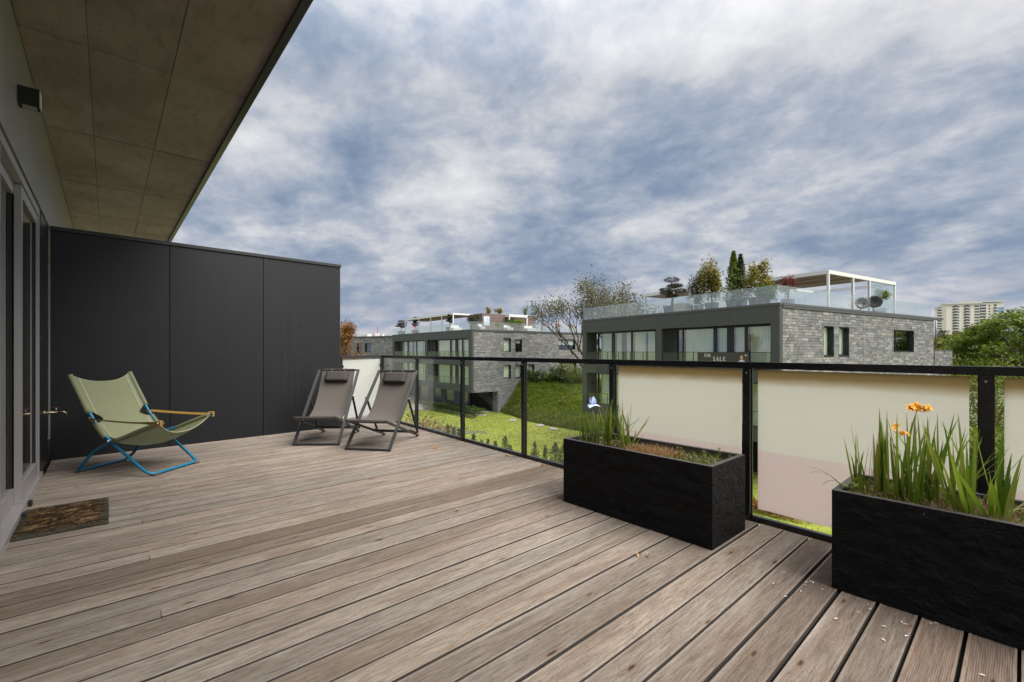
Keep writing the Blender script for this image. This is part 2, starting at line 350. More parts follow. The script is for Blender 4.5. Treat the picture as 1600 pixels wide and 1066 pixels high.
M = {}
M['wood'] = wood_mat(); M['concrete'] = concrete_mat(); M['stone'] = stone_mat('slate_stone'); M['lawn'] = lawn_mat(); M['frost'] = frost_mat()
M['mat'] = mat_mat(); M['planter'] = planter_mat()
M['subfloor'] = plain('dark_membrane', (.030, .028, .026), .9, spec=.1)
M['wallpanel'] = panel_mat('anthracite_panel', (.0092, .0100, .0118), .46, .10)
M['cladding'] = panel_mat('grey_facade_cladding', (.270, .260, .254), .34, .30)
M['sidepanel'] = panel_mat('dark_side_panel', (.022, .0225, .024), .30, .15)
M['anthracite'] = plain('anthracite_powder_coat', (.020, .0205, .023), .42, var=.12, bump=.03)
M['railpaint'] = plain('rail_powder_coat', (.014, .0145, .0165), .27, var=.15, bump=.03)
M['alu'] = plain('grey_aluminium_frame', (.40, .38, .372), .33, metal=.35, var=.08, bump=.02)
M['alu_dark'] = plain('shadow_gap', (.012, .012, .013), .6, bump=0)
M['steel'] = plain('brushed_steel', (.55, .54, .52), .3, metal=1, var=.1, bump=.05)
M['brass'] = plain('worn_brass', (.42, .34, .24), .35, metal=.9, var=.2, bump=.1)
M['coping'] = plain('coping_metal', (.034, .035, .038), .40, metal=.0, var=.1, bump=.03)
M['chairframe'] = plain('chair_frame', (.055, .053, .054), .38, metal=.25, var=.1, bump=.02)
M['textilene'] = canvas_mat('textilene_mesh', (.105, .093, .082), (.135, .120, .105), 700, .12)
M['pillow'] = canvas_mat('pillow_fabric', (.055, .048, .045), (.075, .066, .061), 700, 0)
M['canvas'] = canvas_mat('green_canvas', (.245, .265, .150), (.300, .322, .195), 500, .22)
M['canvas_seam'] = canvas_mat('canvas_seam', (.40, .395, .25), (.46, .44, .29), 500, .05)
M['blue'] = plain('blue_tube_paint', (.006, .175, .330), .32, var=.08, bump=.01)
M['leather'] = plain('tan_leather', (.36, .215, .048), .5, var=.25, scale=20, bump=.1)
M['rubber'] = plain('brown_rubber', (.11, .075, .045), .8, var=.2)
M['glass'] = glassmat('clear_glass', (.975, .985, .98), .03, 0, .9)
M['glass_edge'] = plain('green_glass_edge', (.10, .22, .18), .2, bump=0)
M['milk'] = (lambda t: t.done(t.mixsh(.5, t.bsdf((.78, .79, .76), .35, 0, .4), (lambda x: (t.put(x.inputs[0], (.78, .79, .76)), x.outputs[0])[1])(t.n('ShaderNodeBsdfTranslucent')))))(NT('milk_glass'))
M['roofglass'] = glassmat('terrace_glass', (.90, .94, .93), .10, .02, 1.0, .09)
M['doorglass'] = glassmat('door_glass', (.72, .74, .74), .11, 0, 1.0)
M['farglass'] = glassmat('window_glass', (.93, .96, .94), .12, .01, 1.0)
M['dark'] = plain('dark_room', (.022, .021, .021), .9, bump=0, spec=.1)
M['room'] = plain('room_plaster', (.20, .19, .18), .9, bump=0, spec=.1)
M['curtain'] = (lambda t: t.done(t.bsdf(t.mix(t.noise(t.map((9, 9, .4)), 2, 4), (.70, .74, .62), (.86, .88, .80)), .9, 0, .1)))(NT('curtain_cloth'))
M['fascia'] = panel_mat('building_fascia', (.058, .059, .061), .5, .10)
M['fascia_lt'] = panel_mat('building_coping', (.082, .083, .086), .45, .1)
M['mortar'] = plain('stone_backing', (.12, .12, .122), .9, var=.3)
M['white'] = plain('white_lacquer', (.72, .715, .70), .45, var=.05, bump=0)
M['pergolaunder'] = plain('timber_ceiling', (.52, .36, .24), .6, var=.2, scale=3)
M['brick'] = (lambda t: t.done((lambda b: t.bsdf(b.outputs[0], .85))((lambda b: (t.put(b.inputs['Vector'], t.map((1,1,1), rot=(R(90),0,0))), t.put(b.inputs['Color1'], (.17,.115,.10)), t.put(b.inputs['Color2'], (.235,.165,.145)), t.put(b.inputs['Mortar'], (.10,.085,.08)), setattr(b.inputs['Scale'], 'default_value', 3.5), b)[-1])(t.n('ShaderNodeTexBrick')))))(NT('brown_brick'))
M['pot'] = plain('grey_pot', (.13, .13, .135), .7, var=.2)
M['soil'] = plain('soil', (.045, .030, .020), .95, var=.5, scale=30, bump=.8, bscale=40, bdist=.01)
M['gravelpale'] = plain('pale_grit', (.34, .325, .29), .9, var=.5, scale=60, bump=.9, bscale=90, bdist=.006)
M['bark'] = bark_mat('bark', (.105, .080, .062)); M['barklt'] = bark_mat('pale_bark', (.20, .165, .14))
M['asphalt'] = plain('ground_far', (.11, .13, .06), .9, var=.4, scale=.05, bump=0)
M['paving'] = plain('paving', (.33, .30, .27), .85, var=.2, scale=2)
M['tower'] = plain('tower_render', (.86, .78, .69), .8, var=.06, scale=.1, bump=0)
M['towerwin'] = plain('tower_window', (.12, .14, .17), .2, bump=0)
M['towerbal'] = plain('tower_balcony', (.66, .63, .58), .8, var=.05, bump=0)
M['towerblue'] = plain('tower_blue_cladding', (.20, .36, .62), .4, var=.1, bump=0)
M['red'] = plain('red_plastic', (.62, .045, .02), .4, bump=0)
M['orange_pot'] = plain('orange_pot', (.30, .21, .10), .8)
M['banner'] = plain('banner_print', (.055, .046, .043), .6, var=.1, bump=0)
M['letter'] = plain('banner_lettering', (.74, .71, .66), .6, var=.03, bump=0)
M['skin'] = plain('printed_skin_tone', (.55, .31, .21), .7, bump=0)
M['shirt'] = plain('printed_shirt', (.60, .62, .72), .7, bump=0)
M['poster'] = plain('poster_board', (.60, .66, .74), .6, bump=0)
M['posterink'] = plain('poster_ink', (.10, .15, .24), .6, bump=0)
M['dish'] = plain('black_dish', (.016, .016, .018), .4, bump=0)
M['dishgrey'] = plain('grey_dish', (.17, .175, .18), .25, metal=.5, bump=0)
M['concrete_lt'] = plain('pale_concrete', (.42, .40, .37), .8)
# foliage
M['lf_iris'] = leafmat('iris_leaf', [(.060, .120, .014), (.110, .190, .020), (.150, .235, .024), (.190, .270, .030), (.230, .300, .045), (.265, .325, .06), (.30, .25, .09)], .52, .42)
M['lf_pale'] = leafmat('pale_blade', [(.28, .31, .10), (.36, .35, .16)], .3)
M['lf_bank'] = leafmat('bank_groundcover', [(.085, .135, .011), (.155, .220, .017), (.235, .300, .026), (.315, .365, .045)], .40, .55)
M['lf_hedge'] = leafmat('hedge_leaf', [(.040, .075, .014), (.075, .125, .022), (.135, .185, .036)], .3)
M['lf_conif'] = leafmat('conifer_leaf', [(.040, .066, .022), (.070, .105, .030), (.110, .150, .042)], .25, .6)
M['lf_tree'] = leafmat('tree_leaf', [(.055, .100, .012), (.115, .180, .018), (.190, .260, .028), (.270, .320, .045)], .4)
M['lf_dark'] = leafmat('dark_tree_leaf', [(.045, .062, .024), (.085, .108, .040), (.135, .155, .062)], .3)
M['lf_yel'] = leafmat('yellow_green_leaf', [(.100, .125, .012), (.190, .205, .020), (.290, .280, .035)], .4)
M['lf_orange'] = leafmat('autumn_leaf', [(.060, .052, .018), (.215, .082, .014), (.370, .120, .014), (.470, .175, .022), (.140, .110, .025)], .35)
M['lf_maple'] = leafmat('maple_leaf', [(.15, .18, .03), (.27, .25, .04), (.38, .22, .05)], .35)
M['lf_red'] = leafmat('red_leaf', [(.13, .030, .030), (.24, .050, .050), (.10, .06, .03)], .35)
M['lf_olive'] = leafmat('olive_leaf', [(.075, .085, .055), (.13, .135, .09), (.17, .165, .12)], .3)
M['lf_bonsai'] = leafmat('bonsai_needle', [(.030, .032, .018), (.055, .055, .030), (.085, .078, .045)], .15, .7)
M['lf_bare'] = leafmat('sparse_leaf', [(.085, .095, .040), (.155, .160, .075), (.22, .20, .12)], .3)
M['lf_bright'] = leafmat('bright_green_leaf', [(.13, .20, .012), (.22, .29, .02)], .35)
M['lf_sedum'] = leafmat('dry_sedum', [(.26, .135, .058), (.36, .20, .09), (.42, .27, .14), (.20, .15, .06)], .15)
M['lf_straw'] = leafmat('straw_litter', [(.20, .11, .062), (.36, .23, .14), (.48, .36, .25), (.28, .13, .07)], .1)
M['lf_moss'] = leafmat('moss_and_seedlings', [(.10, .135, .02), (.17, .20, .03), (.23, .24, .06)], .25)
M['lf_dead'] = leafmat('dead_leaf', [(.42, .145, .022), (.50, .22, .04)], .25)
M['lf_deadpale'] = leafmat('pale_dead_leaf', [(.55, .36, .17), (.62, .42, .24)], .25)
M['petal_blue'] = plain('iris_petal', (.50, .60, .84), .5, var=.2, scale=30, bump=0)
M['petal_deep'] = plain('iris_heart', (.10, .22, .62), .5, bump=0)
M['petal_or'] = plain('freesia_petal', (.80, .33, .012), .5, var=.35, scale=60, bump=0)
M['petal_ye'] = plain('freesia_throat', (.85, .52, .03), .5, bump=0)
M['petal_white'] = plain('fallen_petal', (.72, .68, .62), .6, bump=0)
M['stem'] = plain('flower_stem', (.14, .17, .06), .6, bump=0)
M['grass'] = leafmat('grass_blade', [(.12, .17, .02), (.20, .25, .03), (.30, .33, .06)], .35)
# ================================================================== SETTING
GZ = -6.7
MB().box(-1500, 2500, -1500, 2500, GZ-1.0, GZ-.02).build('ground', M['asphalt'])['kind'] = 'structure'
def lawn():
    m = MB(); X0, X1, Y0, Y1, n = 4, 64, -14, 66, 60
    def f(a, b):
        x = X0 + (X1-X0)*a; y = Y0 + (Y1-Y0)*b
        return (x, y, GZ + .06*mnoise.noise((x*.12, y*.12, 0)) + .03*mnoise.noise((x*.5, y*.5, 3)))
    m.grid(f, n, n); o = m.build('lawn', M['lawn'], None, True); o['kind'] = 'structure'
    return f
lawn()
# ------------------------------------------------------------------ timber deck
FX = -.461                                       # facade plane
def rail_x(y): return 3.317 + .0366*y
def wall_y(x): return 6.955 + .045*x
slab = MB(); slab.add([(FX-.3,-3.2,-.35),(rail_x(-3.2)+.06,-3.2,-.35),(rail_x(9)+.06,9,-.35),(FX-.3,9,-.35),(FX-.3,-3.2,-.05),(rail_x(-3.2)+.06,-3.2,-.05),(rail_x(9)+.06,9,-.05),(FX-.3,9,-.05)],
    [(0,3,2,1),(4,5,6,7),(0,1,5,4),(1,2,6,5),(2,3,7,6),(3,0,4,7)])
deck = slab.build('deck', M['subfloor']); deck['kind'] = 'structure'; deck['label'] = 'weathered grooved timber terrace deck'
M['plankside'] = plain('gap_shade_side', (.055, .047, .041), .9, var=.35, scale=14)  # shade of the board gaps put into a darker side colour
PW, PITCH = .1370, .1485
def plank_profile(w, grooves):
    p = [(-w/2, -.026), (-w/2, -.0016), (-w/2+.0005, -.0005), (-w/2+.0018, 0)]
    if grooves:
        n = 18; a0 = -w/2 + .010; st = (w-.020)/n
        for i in range(n):
            x = a0 + i*st; p += [(x, 0), (x+st*.22, -.0034), (x+st*.62, -.0034), (x+st*.84, 0)]
    p += [(w/2-.0018, 0), (w/2-.0005, -.0005), (w/2, -.0016), (w/2, -.026)]
    return p
PROF = plank_profile(PW, True)
PROF_NARROW = [(y*.972, z) for y, z in PROF]
def plank(x0, x1, y, z, tilt):
    m = MB(); n = len(PROF); s = .0366; prof = PROF_NARROW if rr.random() < .35 else PROF
    for q, x in enumerate((x0, x1)):
        for (yy, zz) in prof: m.v.append((x + (s*yy if q else 0), yy, zz))
    m.f += [(i, n+i, n+i+1, i+1) for i in range(n-1)]; m.f += [tuple(range(n)), tuple(reversed(range(n, 2*n)))]
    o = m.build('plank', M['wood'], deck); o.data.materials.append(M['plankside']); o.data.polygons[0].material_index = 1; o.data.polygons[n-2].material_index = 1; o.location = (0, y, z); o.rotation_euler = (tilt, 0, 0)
    if 3.00 < y < 3.28: o.color = (.60, .54, .49, 1)          # two boards stained by standing water
    elif y < .95: o.color = (.84, .79, .76, 1)
    elif abs(y-2.45) < .08 or abs(y-1.72) < .08: o.color = (.86, .82, .79, 1)
    return o
rr = random.Random(5)
for k in range(-17, 49):
    y = .0845 + PITCH*k + rr.uniform(-.0025, .0025)
    z, ti = rr.uniform(-.0016, .0006), rr.uniform(-.006, .006)
    xe = rail_x(y) - .028
    if y > 7.35: break
    j = None
    if k % 5 == 2: j = .18
    if j is None: plank(FX+.012, xe, y, z, ti)
    else:
        plank(FX+.012, j-.0007, y, z, ti); plank(j+.0007, xe, y, z+rr.uniform(-.001,.001), rr.uniform(-.006,.006))

nb = MB().box(FX, rail_x(8), 7.36, 14, -.30, -.004).build('unseen_bounce_deck', M['wood']); nb['kind'] = 'structure'  # unseen deck added so its timber bounce keeps lawn green off the overhang
# ------------------------------------------------------------------ house facade with the sliding door
fac = thing('house_facade', 'grey clad facade of the flat above and beside the sliding door', 'facade', (FX, 0, 0))
UY = [-3.2, -1.4, .4, 2.3, 4.15, 6.0, 6.93, 8.8, 10.6, 12.4, 14]
for a, b in zip(UY, UY[1:]):
    MB().box(-.16, 0, a+.002, b-.002, 2.50, 3.46).build('cladding_panel', M['cladding'], fac)
MB().box(-.16, -.012, 6.165, 6.93, -.03, 2.496).build('side_panel', M['sidepanel'], fac)
for (yy, zz) in ((6.84, 2.30), (6.84, 1.62), (6.84, .9), (6.84, .25), (6.24, .25), (6.24, 1.3), (6.24, 2.3)):
    MB().lathe([(0, .003), (.005, .002), (.006, 0)], 8, (-.011, yy, zz), Matrix.Rotation(R(90), 3, 'Y')).build('rivet', M['steel'], fac)
for yy, zz in ((4.3, 2.85), (4.95, 2.9), (4.98, 2.8), (5.7, 2.72), (5.75, 3.1)):
    MB().lathe([(0, .003), (.005, .002), (.006, 0)], 8, (.001, yy, zz), Matrix.Rotation(R(90), 3, 'Y')).build('rivet', M['steel'], fac)
MB().box(-.6, -.16, -3.2, 14, 2.5, 3.7).box(-.6, -.16, 6.1, 14, -.35, 2.5).build('core_wall', M['room'], fac)
MB().box(-4.6, -4.5, -3.3, 6.9, -.1, 2.5).box(-4.5, -.17, 6.86, 6.9, -.1, 2.5).box(-4.5, -.17, -3.3, -3.2, -.1, 2.5).build('room_wall', M['room'], fac)
MB().box(-4.5, -.17, -3.2, 6.86, -.1, -.02).build('room_floor', M['pergolaunder'], fac)
door = thing('sliding_door', 'grey aluminium sliding glass door in the facade beside the doormat', 'door', (FX, 0, 0))
D0, D1 = .30, 6.0
fr = MB().box(-.14, -.004, -3.2, D1+.0, 2.405, 2.468).box(-.14, -.004, D1-.045, D1, .06, 2.403).build('frame', M['alu'], door)
MB().box(-.15, -.02, -3.2, 6.16, 2.470, 2.498).box(-.15, -.03, D1+.002, 6.163, -.03, 2.468).build('shadow_gap', M['alu_dark'], door)
MB().box(-.15, .012, -3.2, 6.10, -.03, .055).build('threshold', M['alu'], door)
for yy in (4.62, 4.98): MB().cbox(.013, .035, yy, yy+.05, .005, .045, .004).build('drain_cap', M['alu_dark'], door)
for (a, b, dx, nm) in ((-3.1, 1.3, -.05, 0), (1.36, 4.02, -.012, 1), (4.03, 4.965, -.05, 0), (4.90, 5.95, -.012, 1)):
    w = .065; x0, x1 = dx-.05, dx
    s = MB().box(x0, x1, a, a+w, .057, 2.40).box(x0, x1, b-w, b, .057, 2.40).box(x0, x1-.001, a+w, b-w, .057, .175).box(x0, x1-.001, a+w, b-w, 2.32, 2.40).build('sash', M['alu'], door)
    MB().box(x0+.018, x0+.030, a+w, b-w, .176, 2.319).build('pane', M['doorglass'], s)
    MB().box(x0+.031, x1-.008, a+w, a+w+.012, .176, 2.319).box(x0+.031, x1-.008, b-w-.012, b-w, .176, 2.319).build('gasket', M['alu_dark'], s)
# curtain inside the room
cm = MB(); cm.grid(lambda a, b: (-.62 + .035*math.sin(a*150), 2.2 + 3.8*a, .02 + 2.4*b), 240, 1)
tag(cm.build('curtain', M['dark'], None, True), 'dark pleated curtain hanging behind the sliding glass door', 'curtain').location = (FX, 0, 0)
# wall lamp
lamp = thing('wall_lamp', 'small black box wall lamp on the cladding under the overhang', 'lamp', (FX, 4.62, 2.88))
MB().cbox(.001, .105, -.05, .05, 0, .122, .003).build('housing', M['alu_dark'], lamp)
MB().box(.1055, .110, -.042, .042, .008, .114).build('diffuser', M['white'], lamp)
MB().box(.02, .09, -.035, .035, -.003, -.0005).build('lower_diffuser', M['alu'], lamp)
# tap
M['tapred'] = plain('faded_red_handle', (.16, .045, .035), .5, bump=0)
tap = thing('garden_tap', 'small brass garden tap on the dark side panel near the corner', 'tap', (FX-.012, 6.50, .555))
MB().lathe([(.028, 0), (.028, .006), (.014, .010), (.013, .10)], 14, (0,0,0), Matrix.Rotation(R(90), 3, 'Y')).build('body', M['brass'], tap, True)
MB().tube([(.10,0,0),(.135,0,.002),(.155,0,-.012),(.160,0,-.045)], .010, 10).build('spout', M['brass'], tap, True)
MB().tube([(.085,0,.01),(.085,0,.045)], .007, 8).build('spindle', M['brass'], tap, True)
MB().cbox(.064, .106, -.007, .007, .045, .054, .003).build('handle', M['tapred'], tap)

# ------------------------------------------------------------------ concrete overhang
SZ, SX1 = 3.40, .93
ov = thing('roof_overhang', 'brown board marked concrete roof overhang with a dark metal edge', 'roof', (0, 0, SZ))
xs = [FX+.002, -.105, .385, SX1]; ys = [-3.2, -1.0, .85, 2.70, 4.56, 6.41, 8.27, 10.12, 12.0, 14.0]
for i in range(3):
    for j in range(len(ys)-1):
        dz = random.uniform(0, .005); gx, gy, bx, by = .0008, .0055, .0016, .014
        m = MB(); x0, x1, y0, y1 = xs[i]+gx, xs[i+1]-gx, ys[j]+gy, ys[j+1]-gy; b = .006
        m.add([(x0+bx,y0+by,dz),(x1-bx,y0+by,dz),(x1-bx,y1-by,dz),(x0+bx,y1-by,dz),(x0,y0,dz+b),(x1,y0,dz+b),(x1,y1,dz+b),(x0,y1,dz+b),(x0,y0,.06),(x1,y0,.06),(x1,y1,.06),(x0,y1,.06)],
              [(3,2,1,0),(0,1,5,4),(1,2,6,5),(2,3,7,6),(3,0,4,7),(4,5,9,8),(5,6,10,9),(6,7,11,10),(7,4,8,11)])
        m.build('concrete_panel', M['concrete'], ov)
MB().box(FX-.3, SX1, -3.2, 14, .035, .40).build('slab', M['subfloor'], ov)
MB().box(SX1+.002, SX1+.03, -3.2, 14, -.035, .46).box(SX1-.02, SX1+.0015, -3.2, 14, -.035, -.006).build('edge_trim', M['coping'], ov)

# ------------------------------------------------------------------ dark privacy wall at the end of the terrace
M['rivet'] = plain('rivet_head', (.085, .086, .09), .35, metal=.4, bump=0)
ang = math.atan(.045); L = 2.70 - FX
pw = thing('privacy_wall', 'tall anthracite panel wall closing the far end of the terrace', 'wall', (FX, wall_y(FX), 0), ang)
cuts = [0.0, 1.035, 2.083, L/math.cos(ang)]
H_W = 2.505
MB().box(.002, cuts[-1]-.004, .016, .15, -.03, H_W-.02).build('core', M['alu_dark'], pw)
for a, b in zip(cuts, cuts[1:]):
    p = MB().cbox(a+.004, b-.004, 0, .012, -.015, H_W-.035, .0012).build('panel', M['wallpanel'], pw)
    for fx in (a+.045, (a+b)/2, b-.045):
        for zz in (.10, .62, 1.14, 1.62, 2.06, 2.40):
            MB().lathe([(0, .0035), (.005, .0026), (.0062, 0)], 8, (fx, -.0004, zz), Matrix.Rotation(R(90), 3, 'X')).build('rivet', M['rivet'], p)
MB().cbox(-.0, cuts[-1]+.022, -.018, .168, H_W-.030, H_W+.012, .003).build('coping', M['coping'], pw)
MB().box(cuts[-1]-.003, cuts[-1]+.009, -.002, .152, -.03, H_W-.031).build('end_trim', M['coping'], pw)

# ------------------------------------------------------------------ railing
M['railtop'] = plain('rail_gloss_coat', (.013, .0135, .0155), .2, var=.15, bump=0)
rl = thing('terrace_railing', 'black metal terrace railing with clear and frosted glass panes', 'railing', (0, 0, 0))
PY = [7.434, 6.168, 4.896, 3.67, 2.458, 1.288, .127, -1.05, -2.25]
def rp(y, z, off=0): return Vector((rail_x(y)+off, y, z))
TOP = 1.10
MB().bar(rp(-3.0, TOP-.022), rp(7.46, TOP-.022), .062, .044).build('top_rail', M['railtop'], rl)
wx, wy = 2.715, wall_y(2.70)+.03
MB().bar((wx, wy, TOP-.0225), (rail_x(7.434)-.032, 7.434-.014, TOP-.0225), .055, .042).build('top_rail', M['coping'], rl)
for y in PY:
    x = rail_x(y); p = MB().box(x-.006, x+.006, y-.030, y+.030, -.03, TOP-.045).build('post', M['railpaint'], rl)
    MB().box(x-.032, x-.0065, y-.024, y+.024, .0, TOP-.046).build('post_cover', M['railpaint'], p)
    MB().lathe([(0, .004), (.006, .003), (.007, 0)], 8, (x-.0325, y, TOP-.075), Matrix.Rotation(R(-90), 3, 'Y')).build('screw', M['steel'], p)
for i, (a, b) in enumerate(zip(PY, PY[1:])):
    MB().bar(rp(b+.031, .012), rp(a-.031, .012), .034, .044).build('bottom_rail', M['railpaint'], rl)
    if i < 4:
        g = .034; y0, y1 = b+g, a-g
        m = MB(); t = .006
        for q in (-t, t):
            m.v += [(rail_x(y0)+q, y0, .036), (rail_x(y1)+q, y1, .036), (rail_x(y1)+q, y1, 1.052), (rail_x(y0)+q, y0, 1.052)]
        m.f += [(0,1,2,3),(7,6,5,4),(0,4,5,1),(1,5,6,2),(2,6,7,3),(3,7,4,0)]
        pn = m.build('glass_pane', M['glass'], rl)
    else:
        g = .062 if i > 4 else .05; y0, y1 = b+g, a-g
        m = MB(); x0, x1 = rail_x(y0)+.012, rail_x(y1)+.012; z0, z1 = .082, 1.046; n = 24
        for q in (-.004, .004):
            for k in range(n+1):
                f = k/n
                for z in (z0, z1): m.v.append((x0+(x1-x0)*f+q + (.004*math.sin(f*9+i)*(z0+1-z) if 0 else 0), y0+(y1-y0)*f, z + (.0018*math.sin(f*17+i) if z == z0 else 0)))
        w = 2*(n+1)
        for k in range(n):
            m.f += [(2*k, 2*k+1, 2*k+3, 2*k+2), (w+2*k, w+2*k+2, w+2*k+3, w+2*k+1), (2*k+1, w+2*k+1, w+2*k+3, 2*k+3), (2*k, 2*k+2, w+2*k+2, w+2*k)]
        m.f += [(0, w, w+1, 1), (2*n, 2*n+1, w+2*n+1, w+2*n)]
        m.build('frosted_pane', M['frost'], rl)
# white pane on the short return between the wall and the corner post
ra = Vector((wx+.05, wy+.02, 0)); rb = Vector((rail_x(7.434)-.075, 7.434-.045, 0)); dv = (rb-ra)
MB().bar(ra+Vector((0,0,.57)), rb+Vector((0,0,.57)), .010, .93).build('white_pane', M['milk'], rl)
MB().box(wx-.005, wx+.035, wy-.02, wy+.03, -.03, TOP-.045).build('post', M['railpaint'], rl)
for q in (ra - dv.normalized()*.008, rb + dv.normalized()*.008):
    for zz in (.22, .93): MB().cbox(q.x-.018, q.x+.018, q.y-.018, q.y+.018, zz-.022, zz+.022, .003).build('clamp', M['railpaint'], rl)

# ================================================================== TERRACE FURNITURE
def deck_chair(loc, rz, label):
    t = thing('deck_chair', label, 'deck chair', loc, rz, 'grey folding deck chairs by the railing')
    W, w2 = .272, .245; TY, TZ = .86, .905
    fm = M['chairframe']
    b = MB()
    for s in (-1, 1): b.bar((s*W, 0, .012), (s*W, TY, TZ), .022, .034, (1,0,0))
    b.bar((-W, .004, .013), (W, .004, .013), .022, .026); b.bar((-W, TY-.004, TZ-.006), (W, TY-.004, TZ-.006), .024, .024)
    b.build('back_frame', fm, t)
    s_ = MB(); F0, F1 = (-.035, .352), (.945, .022)
    for s in (-1, 1): s_.bar((s*w2, F0[0], F0[1]), (s*w2, F1[0], F1[1]), .022, .032, (1,0,0))
    s_.bar((-w2-.008, F0[0], F0[1]), (w2+.008, F0[0], F0[1]), .026, .026); s_.bar((-w2, .62, .132), (w2, .62, .132), .02, .02)
    sf = s_.build('seat_frame', fm, t)
    for s in (-1, 1):
        for k in range(4):
            yy = .70+.055*k; zz = .352 - .330*(yy+.035)/.98
            MB().cbox(s*w2-.016, s*w2+.016, yy-.010, yy+.010, zz+.014, zz+.032, .003).build('notch', fm, sf)
        MB().cbox(s*w2-.013, s*w2+.013, F1[0]-.02, F1[0]+.025, .0, .03, .004).build('foot', M['rubber'], sf)
    st = MB(); px_, pz_ = .53, .56
    for s in (-1, 1): st.bar((s*(W+.016), px_, pz_), (s*(W+.016), .845, .075), .014, .026, (1,0,0))
    st.bar((-W-.02, .845, .075), (W+.02, .845, .075), .018, .018)
    sp = st.build('prop_frame', fm, t)
    for s in (-1, 1):
        MB().lathe([(0, .012), (.012, .010), (.014, 0)], 10, (s*(W+.024), px_, pz_), Matrix.Rotation(R(90*s), 3, 'Y')).build('bolt', M['steel'], sp)
        MB().cbox(s*W-.014, s*W+.014, -.014, .02, .0, .004, .0015).build('foot', M['rubber'], t)
    prof = [(.862,.918),(.845,.885),(.775,.755),(.705,.635),(.635,.530),(.56,.440),(.48,.372),(.39,.325),(.30,.300),(.20,.296),(.10,.312),(.02,.336),(-.035,.366),(-.054,.355),(-.045,.335)]
    sl = MB()
    def f(a, b_):
        k = a*(len(prof)-1); i = min(int(k), len(prof)-2); q = k-i
        y = prof[i][0]*(1-q)+prof[i+1][0]*q; z = prof[i][1]*(1-q)+prof[i+1][1]*q
        j = b_*2-1; hw = .225 + .012*max(0, a-.7)/.3; sag = -.010*(1-j*j)*math.sin(math.pi*min(1, a*1.1))
        return (j*hw, y + sag*.4, z + sag)
    sl.grid(f, 42, 10); so = sl.build('sling', M['textilene'], t, True)
    # pillow: a soft rounded cushion strapped over the top
    bm = bmesh.new(); bmesh.ops.create_cube(bm, size=1); bmesh.ops.subdivide_edges(bm, edges=bm.edges[:], cuts=7, use_grid_fill=True)
    for v in bm.verts:
        x, y, z = v.co*2
        e = (1-abs(x)**4)*(1-abs(z)**4)
        v.co = (x*.152, y*(.026+.008*e**.5), z*.070*(1-.02*x*x))
    me = bpy.data.meshes.new('pillow'); bm.to_mesh(me); bm.free(); me.materials.append(M['pillow']); me.polygons.foreach_set('use_smooth', [True]*len(me.polygons))
    pi = link('pillow', me, t, (0, .765, .815), (R(-28), 0, 0))
    for s in (-1, 1): MB().bar((s*.09, .786, .86), (s*.09, .868, .925), .02, .003, (0,1,0)).build('strap', M['pillow'], pi).matrix_parent_inverse = (Matrix.Translation((0,.765,.815)) @ Matrix.Rotation(R(-28),4,'X')).inverted()
    return t
deck_chair((1.935, 5.84, .0015), R(-39), 'grey deck chair nearer the dark privacy wall')
deck_chair((2.29, 5.14, .0015), R(-51.5), 'grey deck chair nearer the clear glass railing')

